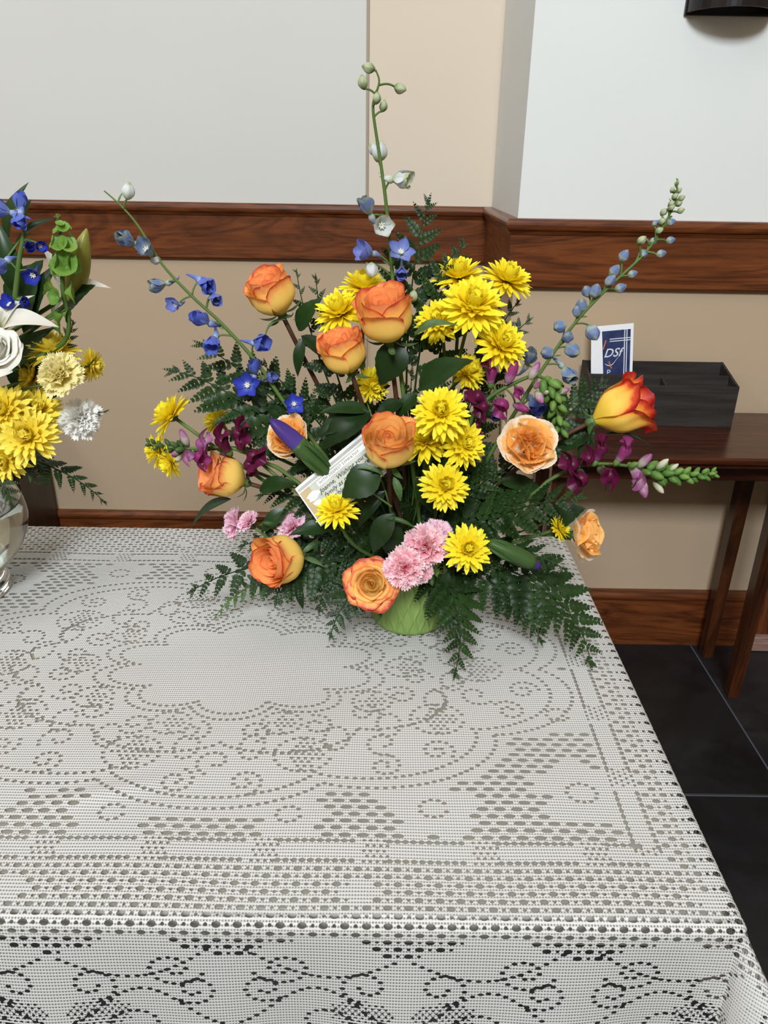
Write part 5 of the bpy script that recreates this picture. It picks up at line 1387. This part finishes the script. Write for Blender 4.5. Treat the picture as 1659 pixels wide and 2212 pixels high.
# sympathy card on its pick
n = NT('card_print'); co = n.coord('Object'); a = n.noise(co, 35, 3)
n.base(n.ramp(a, [(0.25, (0.36, 0.36, 0.27)), (0.6, (0.50, 0.52, 0.45)), (0.85, (0.62, 0.60, 0.52))])); n.rough(0.5); M_card = n.m
M_tanp = mat_plain('card_tan', (0.48, 0.36, 0.20), 0.5, 0.2, 40); M_grayp = mat_plain('card_grey', (0.42, 0.41, 0.38), 0.5, 0.15, 60)
M_ink = mat_plain('ink', (0.015, 0.018, 0.025), 0.5, 0.1); M_brownp = mat_plain('card_brown', (0.16, 0.12, 0.08), 0.5, 0.1); M_olive = mat_plain('card_olive', (0.13, 0.14, 0.04), 0.5, 0.3)
A, B = at(637, 1056, 0.848), at(806, 915, 0.862)
cx_ = (B-A).normalized(); cn = dv(-0.1, 0.30, 0.95); cy_ = cn.cross(cx_).normalized(); cn = cx_.cross(cy_)
CW, CH = 0.112, 0.058
card = thing('sympathy_card', 'small printed sympathy card with handwriting tucked behind the front rose', 'card', A)
card.matrix_world = Matrix(((cx_.x, cy_.x, cn.x, A.x), (cx_.y, cy_.y, cn.y, A.y), (cx_.z, cy_.z, cn.z, A.z), (0, 0, 0, 1)))
def cpart(name, mat, x0, x1, y0, y1, z0, z1):
    V, F = box_vf(x0, x1, -y1, -y0, z0, z1); return obj(name, mesh(name, V, F, mat, smooth=False), card)
cpart('card_sheet', M_paper, 0, CW, 0, CH, -0.0006, 0.0)
cpart('printed_picture', M_card, 0.0015, CW-0.0015, 0.009, CH-0.0015, 0.0001, 0.0002)
cpart('printed_strip', M_grayp, 0.0015, CW-0.0015, 0.0035, 0.0075, 0.0001, 0.0002)
cpart('printed_corner', M_tanp, 0.0015, 0.016, 0.009, CH-0.0015, 0.0003, 0.0004)
cpart('printed_banner', M_paper, 0.026, 0.106, 0.0115, 0.0180, 0.0003, 0.0004)
text('lettering', 'WITH DEEPEST SYMPATHY', M_brownp, card, Matrix.Translation((0.028, -0.0166, 0.0006)), 0.0052)
for k, ln in enumerate(('Joanne, Wishing you and', 'family as much peace as', 'possible during this', 'difficult time')):
    text('handwriting', ln, M_ink, card, Matrix.Translation((0.023+0.002*(k % 2), -0.0265-0.0078*k, 0.0006)), 0.0080, 0.35)
def flat_leaf(name, mat, x, y, L, w, a, z):
    V = []
    for j in range(9):
        t = j/8; ww = w*math.sin(PI*t)
        for q in (-1, 1): V.append((x+L*t*math.cos(a)-q*ww*math.sin(a), -(y+L*t*math.sin(a)+q*ww*math.cos(a)), z))
    obj(name, mesh(name, V, [(2*j, 2*j+1, 2*j+3, 2*j+2) for j in range(8)], mat), card)
for (x, y, L, w, a) in ((0.005, 0.020, 0.020, 0.005, 0.2), (0.006, 0.026, 0.018, 0.005, -0.3), (0.008, 0.030, 0.016, 0.004, 0.5)): flat_leaf('printed_rose', M_paper, x, y, L, w, a, 0.0006+0.0001*(x*1000 % 3))
for (x, y, L, w, a) in ((0.014, 0.040, 0.013, 0.0028, 0.9), (0.020, 0.044, 0.013, 0.0028, -0.2), (0.015, 0.052, 0.013, 0.0026, 0.6)): flat_leaf('printed_leaf', M_olive, x, y, L, w, a, 0.0010)
V, F, uv = tube_vf([(CW*0.55, -CH*0.5, -0.002), (CW*0.55+0.02, -CH-0.035, -0.004)], 0.0012, 6)
obj('card_pick', mesh('card_pick', V, F, M_stem), card)

# ------------------------------------------------------------------ glass vase bouquet at the edge of the table
n = NT('clear_glass'); n.base((0.97, 1.0, 0.98)); n.rough(0.02); n.b.inputs['Transmission Weight'].default_value = 1.0; n.b.inputs['IOR'].default_value = 1.46; M_glass = n.m
n = NT('vase_water'); n.base((0.96, 1.0, 0.97)); n.rough(0.0); n.b.inputs['Transmission Weight'].default_value = 1.0; n.b.inputs['IOR'].default_value = 1.33; M_water = n.m
outer = [(0.0001, 0.0), (0.073, 0.0), (0.078, 0.004), (0.078, 0.012), (0.071, 0.022), (0.078, 0.036), (0.098, 0.056), (0.113, 0.082), (0.118, 0.108), (0.111, 0.140), (0.091, 0.175), (0.066, 0.206), (0.053, 0.228), (0.052, 0.245), (0.060, 0.268)]
def refine(pr, k=4):
    v = smooth_path([(r, 0, z) for r, z in pr], k); return [(max(p.x, 0.0001), p.z) for p in v]
op = refine(outer); ip = [(max(r-0.004, 0.0001), z) for r, z in op if z > 0.03][::-1]
V, F = lathe(op+[(0.058, 0.270)]+ip+[(0.0001, 0.032)], 56)
vs = obj('glass_vase', mesh('glass_vase', V, F, M_glass)); vs.location = VASE
tag(vs, 'round clear glass vase of water and stems on the lace tablecloth', 'vase')
wp = [(0.0001, 0.030)]+[(max(r-0.0020, 0.0001), z) for r, z in op if 0.034 < z < 0.140]
wp += [(wp[-1][0]-0.001, wp[-1][1]+0.001), (0.0001, wp[-1][1]+0.001)]
V, F = lathe(wp, 48); wt = obj('water', mesh('water', V, F, M_water)); wt.location = VASE
tag(wt, 'clear water standing inside the round glass vase', 'water')

GV = 'yellow chrysanthemums in the glass vase'
for a in ((112, 752, 0.975, 118, (-0.05, 0.78, 0.50), 'golden chrysanthemum rising behind the pale yellow carnation'),
          (202, 790, 0.985, 74, (0.75, -0.10, 0.10), 'golden chrysanthemum turned to the wall beside the pale yellow carnation'),
          (66, 812, 0.970, 86, (-0.6, 0.2, 0.6), 'golden chrysanthemum squeezed between the white rose and the pale yellow carnation'),
          (76, 885, 0.945, 124, (0.35, 0.40, 0.75), 'golden chrysanthemum behind the two biggest ones in the vase'),
          (4, 884, 0.915, 120, (-0.05, 0.15, 1.0), 'golden chrysanthemum cut by the picture edge under the white rose'),
          (58, 940, 0.905, 128, (0.10, 0.05, 1.0), 'big golden chrysanthemum facing forward above the glass vase'),
          (6, 992, 0.915, 112, (0.05, -0.35, 0.95), 'lowest golden chrysanthemum just over the neck of the vase')):
    make_mum(*a, GV, where='vase', key='gold')
make_carnation(125, 803, 0.930, 102, (0.10, 0.20, 0.95), 'yellow', 'pale yellow carnation in the glass vase bouquet', 'carnations in the glass vase', where='vase')
make_carnation(176, 905, 0.955, 92, (0.55, -0.15, 0.80), 'white', 'white carnation hanging out beside the golden chrysanthemums', 'carnations in the glass vase', where='vase')
make_rose(-6, 762, 0.915, 104, (0.05, 0.25, 0.95), 'white', 'creamy white rose cut by the picture edge', 'roses in the glass vase', where='vase', seed=21, brown=False)

# lilies
LP = leaf_mesh('petal', M_lily, 0.52, 0.10, 0.30, 0.0, 14)
def make_lily(label, c, Y, tips, D):
    C_ = at(*c, Y); r_, b = start('lily', label, 'lily', 'white lilies in the glass vase', 'vase')
    P = smooth_path(vase_path(C_, SEQ[0]), 5); stem_obj(r_, P, 0.0032, 0.0028, M_stem)
    for (x, y, dy, w) in tips:
        B_ = at(x, y, Y+dy); leaf_at(r_, LP, C_, B_, dv(*D)+(C_-B_).normalized()*0.3, w, 'petal')
    for k in range(6):
        a = 2*PI*k/6; e = C_+dv(*D)*0.03+(RI*math.cos(a)+UP*math.sin(a))*0.010
        stem_obj(r_, bez(C_, C_+dv(*D)*0.015, e, 4), 0.0006, 0.0012, M_bee, 'stamen', 5)
make_lily('open white lily with petals curling over the white rose', (2, 712), 0.945, ((112, 688, -0.01, 0.9), (60, 628, 0.02, 0.8), (-90, 690, 0, 0.9), (-40, 640, 0.02, 0.8), (-60, 770, -0.01, 0.9), (40, 790, -0.02, 0.7)), (0, 0.5, 0.8))
make_lily('white lily half hidden by leaves behind the bells', (142, 640), 1.010, ((230, 607, 0.0, 0.75), (97, 528, 0.01, 0.6), (110, 700, 0.0, 0.6)), (0.2, 0.5, 0.6))
r_, b = start('lily_bud', 'long yellow-green lily bud beside the bells', 'flower bud', 'white lilies in the glass vase', 'vase')
A, B = at(148, 655, 1.0), at(187, 494, 1.0); D = (B-A).normalized(); L = (B-A).length
stem_obj(r_, smooth_path(vase_path(A, SEQ[0]), 5), 0.003, 0.003, M_stem)
V = []; na, nl = 24, 14
for j in range(nl+1):
    t = j/nl; rr = 0.0150*math.sin(PI*min(1, 0.06+0.93*t**0.85))**0.8
    for i in range(na):
        an = 2*PI*i/na; V.append((rr*(1+0.09*math.cos(3*an))*math.cos(an), rr*(1+0.09*math.cos(3*an))*math.sin(an), L*t))
F = [(j*na+i, j*na+(i+1) % na, (j+1)*na+(i+1) % na, (j+1)*na+i) for j in range(nl) for i in range(na)]+[tuple(range(na))[::-1], tuple(range(nl*na, nl*na+na))]
obj('bud', mesh('bud', V, F, M_lilybud), r_, rel(r_, frame(A, D, 0.6)))

# bells of Ireland
r_, b = start('bells_of_ireland', 'spike of bright green bell-shaped calyxes above the golden chrysanthemum', 'flower spike', None, 'vase')
P = smooth_path(vase_path(at(137, 740, 0.965), SEQ[0])[:3]+[at(137, 740, 0.965), at(135, 620, 0.965), at(134, 540, 0.965), at(124, 462, 0.965)], 6)
stem_obj(r_, P, 0.0042, 0.0020, M_stem)
V = []; F = []; na = 20; pr = [(0.08, -0.75), (0.16, -0.70), (0.35, -0.45), (0.62, -0.15), (0.92, 0.05), (1.08, 0.10)]
for j, (r, z) in enumerate(pr):
    for i in range(na):
        an = 2*PI*i/na; k = 1+(0.10*abs(math.cos(2.5*an))**3 if j >= 4 else 0); V.append((r*k*math.cos(an), r*k*math.sin(an), z+(0.06*math.cos(5*an) if j == 5 else 0)))
F = [(j*na+i, j*na+(i+1) % na, (j+1)*na+(i+1) % na, (j+1)*na+i) for j in range(len(pr)-1) for i in range(na)]+[tuple(range(na))[::-1]]
BELL = mesh('bell', V, F, M_bell)
for (x, y, sz, d) in ((124, 467, 14, (-0.3, 0.9, 0.2)), (130, 482, 18, (0.2, 0.6, 0.7)), (122, 495, 22, (-0.5, 0.4, 0.7)), (136, 490, 24, (0.2, 0.3, 0.9)), (148, 488, 16, (0.8, 0.4, 0.2)), (112, 522, 30, (-0.8, 0.2, 0.5)), (128, 525, 34, (-0.1, 0.2, 0.95)), (147, 527, 34, (0.45, 0.2, 0.85)), (156, 515, 24, (0.8, 0.3, 0.1)),
                      (117, 565, 40, (-0.75, 0.1, 0.6)), (139, 570, 52, (0.12, 0.12, 0.95)), (160, 572, 36, (0.85, 0.05, 0.35)), (115, 582, 26, (-0.6, -0.4, 0.6)), (103, 618, 36, (-0.8, 0.3, 0.2)), (117, 640, 34, (-0.45, -0.1, 0.85)), (155, 632, 42, (0.8, 0.1, -0.2)), (122, 685, 36, (-0.75, -0.3, 0.1)), (146, 680, 30, (0.7, -0.2, -0.1)), (118, 708, 40, (-0.5, -0.6, 0.1))):
    c = at(x, y, 0.965-0.012*d[2]); R = sz/2*m_per_px(c); obj('bell', BELL, r_, rel(r_, frame(c, dv(*d), x, R)))

# blue delphinium in the vase
make_delphinium('thick-stemmed blue delphinium at the edge of the vase bouquet', ((28, 680, 0.0), (33, 640, 0.0), (42, 560, 0.0), (52, 505, 0.0), (50, 470, 0.0)), 0.960, (
    (12, 456, -0.005, 52, (-0.8, 0.1, 0.5), 'half', 'blue'), (43, 468, -0.01, 40, (0.1, -0.8, 0.5), 'cup', 'blue'), (42, 445, 0.005, 36, (0.3, 0.6, 0.4), 'cup', 'blue'), (86, 531, -0.01, 30, (0.5, -0.4, 0.7), 'half', 'deep'), (72, 594, -0.015, 38, (0.1, -0.6, 0.8), 'half', 'deep'),
    (6, 568, -0.01, 44, (-0.3, -0.6, 0.7), 'cup', 'blue'), (62, 532, -0.005, 28, (0.4, -0.3, 0.7), 'cup', 'deep'), (24, 660, -0.01, 38, (-0.3, 0.3, 0.8), 'half', 'deep'), (52, 660, 0.0, 30, (0.5, 0.2, 0.6), 'cup', 'deep')), 'blue delphinium in the glass vase', where='vase', r0=0.0050, r1=0.0020)

# leaves and ferns of the vase bouquet
for i, (lab, a, b_, Y, ws, me) in enumerate((
    ('tall dark pointed leaf rising above the chair rail', (18, 520), (49, 390), 1.000, 1.0, LEAF_NARROW), ('dark leaf crossing behind the blue delphinium florets', (48, 512), (110, 468), 0.995, 0.8, LEAF_NARROW),
    ('broad dark leaf at the edge behind the delphinium stem', (45, 640), (-12, 470), 1.000, 1.0, LEAF_NARROW), ('long dark leaf behind the bells', (62, 740), (112, 560), 1.000, 1.1, LEAF_NARROW),
    ('dark leaf under the white lily by the bells', (140, 672), (198, 612), 0.995, 1.0, LEAF), ('broad leaf curving below the open white lily', (30, 790), (110, 702), 0.975, 1.0, LEAF_NARROW), ('short dark leaf tip near the rail', (50, 500), (60, 430), 1.005, 1.0, LEAF),
    ('dark leaf filling the space behind the white rose', (55, 860), (70, 730), 0.990, 1.1, LEAF), ('dark leaf below the pale yellow carnation', (60, 880), (120, 850), 0.980, 1.0, LEAF), ('dark leaf low behind the golden chrysanthemums', (20, 960), (105, 900), 0.985, 1.1, LEAF),
    ('dark upright leaf behind the blue florets', (40, 690), (80, 560), 1.005, 1.2, LEAF))):
    A, B = at(*a, Y), at(*b_, Y-0.006)
    r_ = thing('foliage_leaf', lab, 'leaf', VASE+Vector((0, 0, 0.02)), 'leaves in the glass vase'); SEQ[0] += 1
    leaf_at(r_, me, A, B, dv(0.15*((i % 3)-1), 0.35, 0.85), ws)
    stem_obj(r_, smooth_path(vase_path(A, SEQ[0]), 5), 0.0018, 0.0014, M_stem, 'stalk', 6)
VB = VASE+Vector((0.0, -0.01, 0.235))
GF = 'fern fronds in the glass vase'
for i, (lab, tip, Yt, ct, Yc, lw, nn, t0, nr) in enumerate((
    ('fern frond drooping out of the vase bouquet towards the wall', (228, 1088), 0.960, (130, 975), 0.950, 0.042, 11, 0.35, (0.1, 0.7, 0.5)),
    ('short fern frond hanging down over the glass vase', (26, 1095), 0.900, (20, 1010), 0.900, 0.030, 9, 0.35, (0, 0.2, 1)),
    ('fern tip under the big golden chrysanthemum', (82, 1045), 0.930, (50, 980), 0.930, 0.026, 8, 0.4, (0, 0.4, 0.9)),
    ('thin dark fern frond standing beside the bells', (158, 692), 1.000, (150, 820), 0.990, 0.026, 10, 0.55, (0.5, 0.2, 0.7)),
    ('thin dark fern frond in front of the turned golden chrysanthemum', (208, 772), 0.970, (150, 850), 0.975, 0.022, 9, 0.5, (0.2, 0.6, 0.6)),
    ('fern frond behind the white carnation', (232, 888), 0.975, (150, 900), 0.970, 0.026, 9, 0.45, (0.1, 0.6, 0.6)),
    ('fern frond behind the golden chrysanthemums above the vase', (110, 900), 0.985, (60, 960), 0.985, 0.045, 9, 0.3, (0, 0.4, 0.9)))):
    make_frond(lab, VB+Vector((0.02*math.cos(i), 0.02*math.sin(i), 0)), at(*ct, Yc), at(*tip, Yt), dv(*nr), lw, nn, t0, group=GF, seed=50+i)
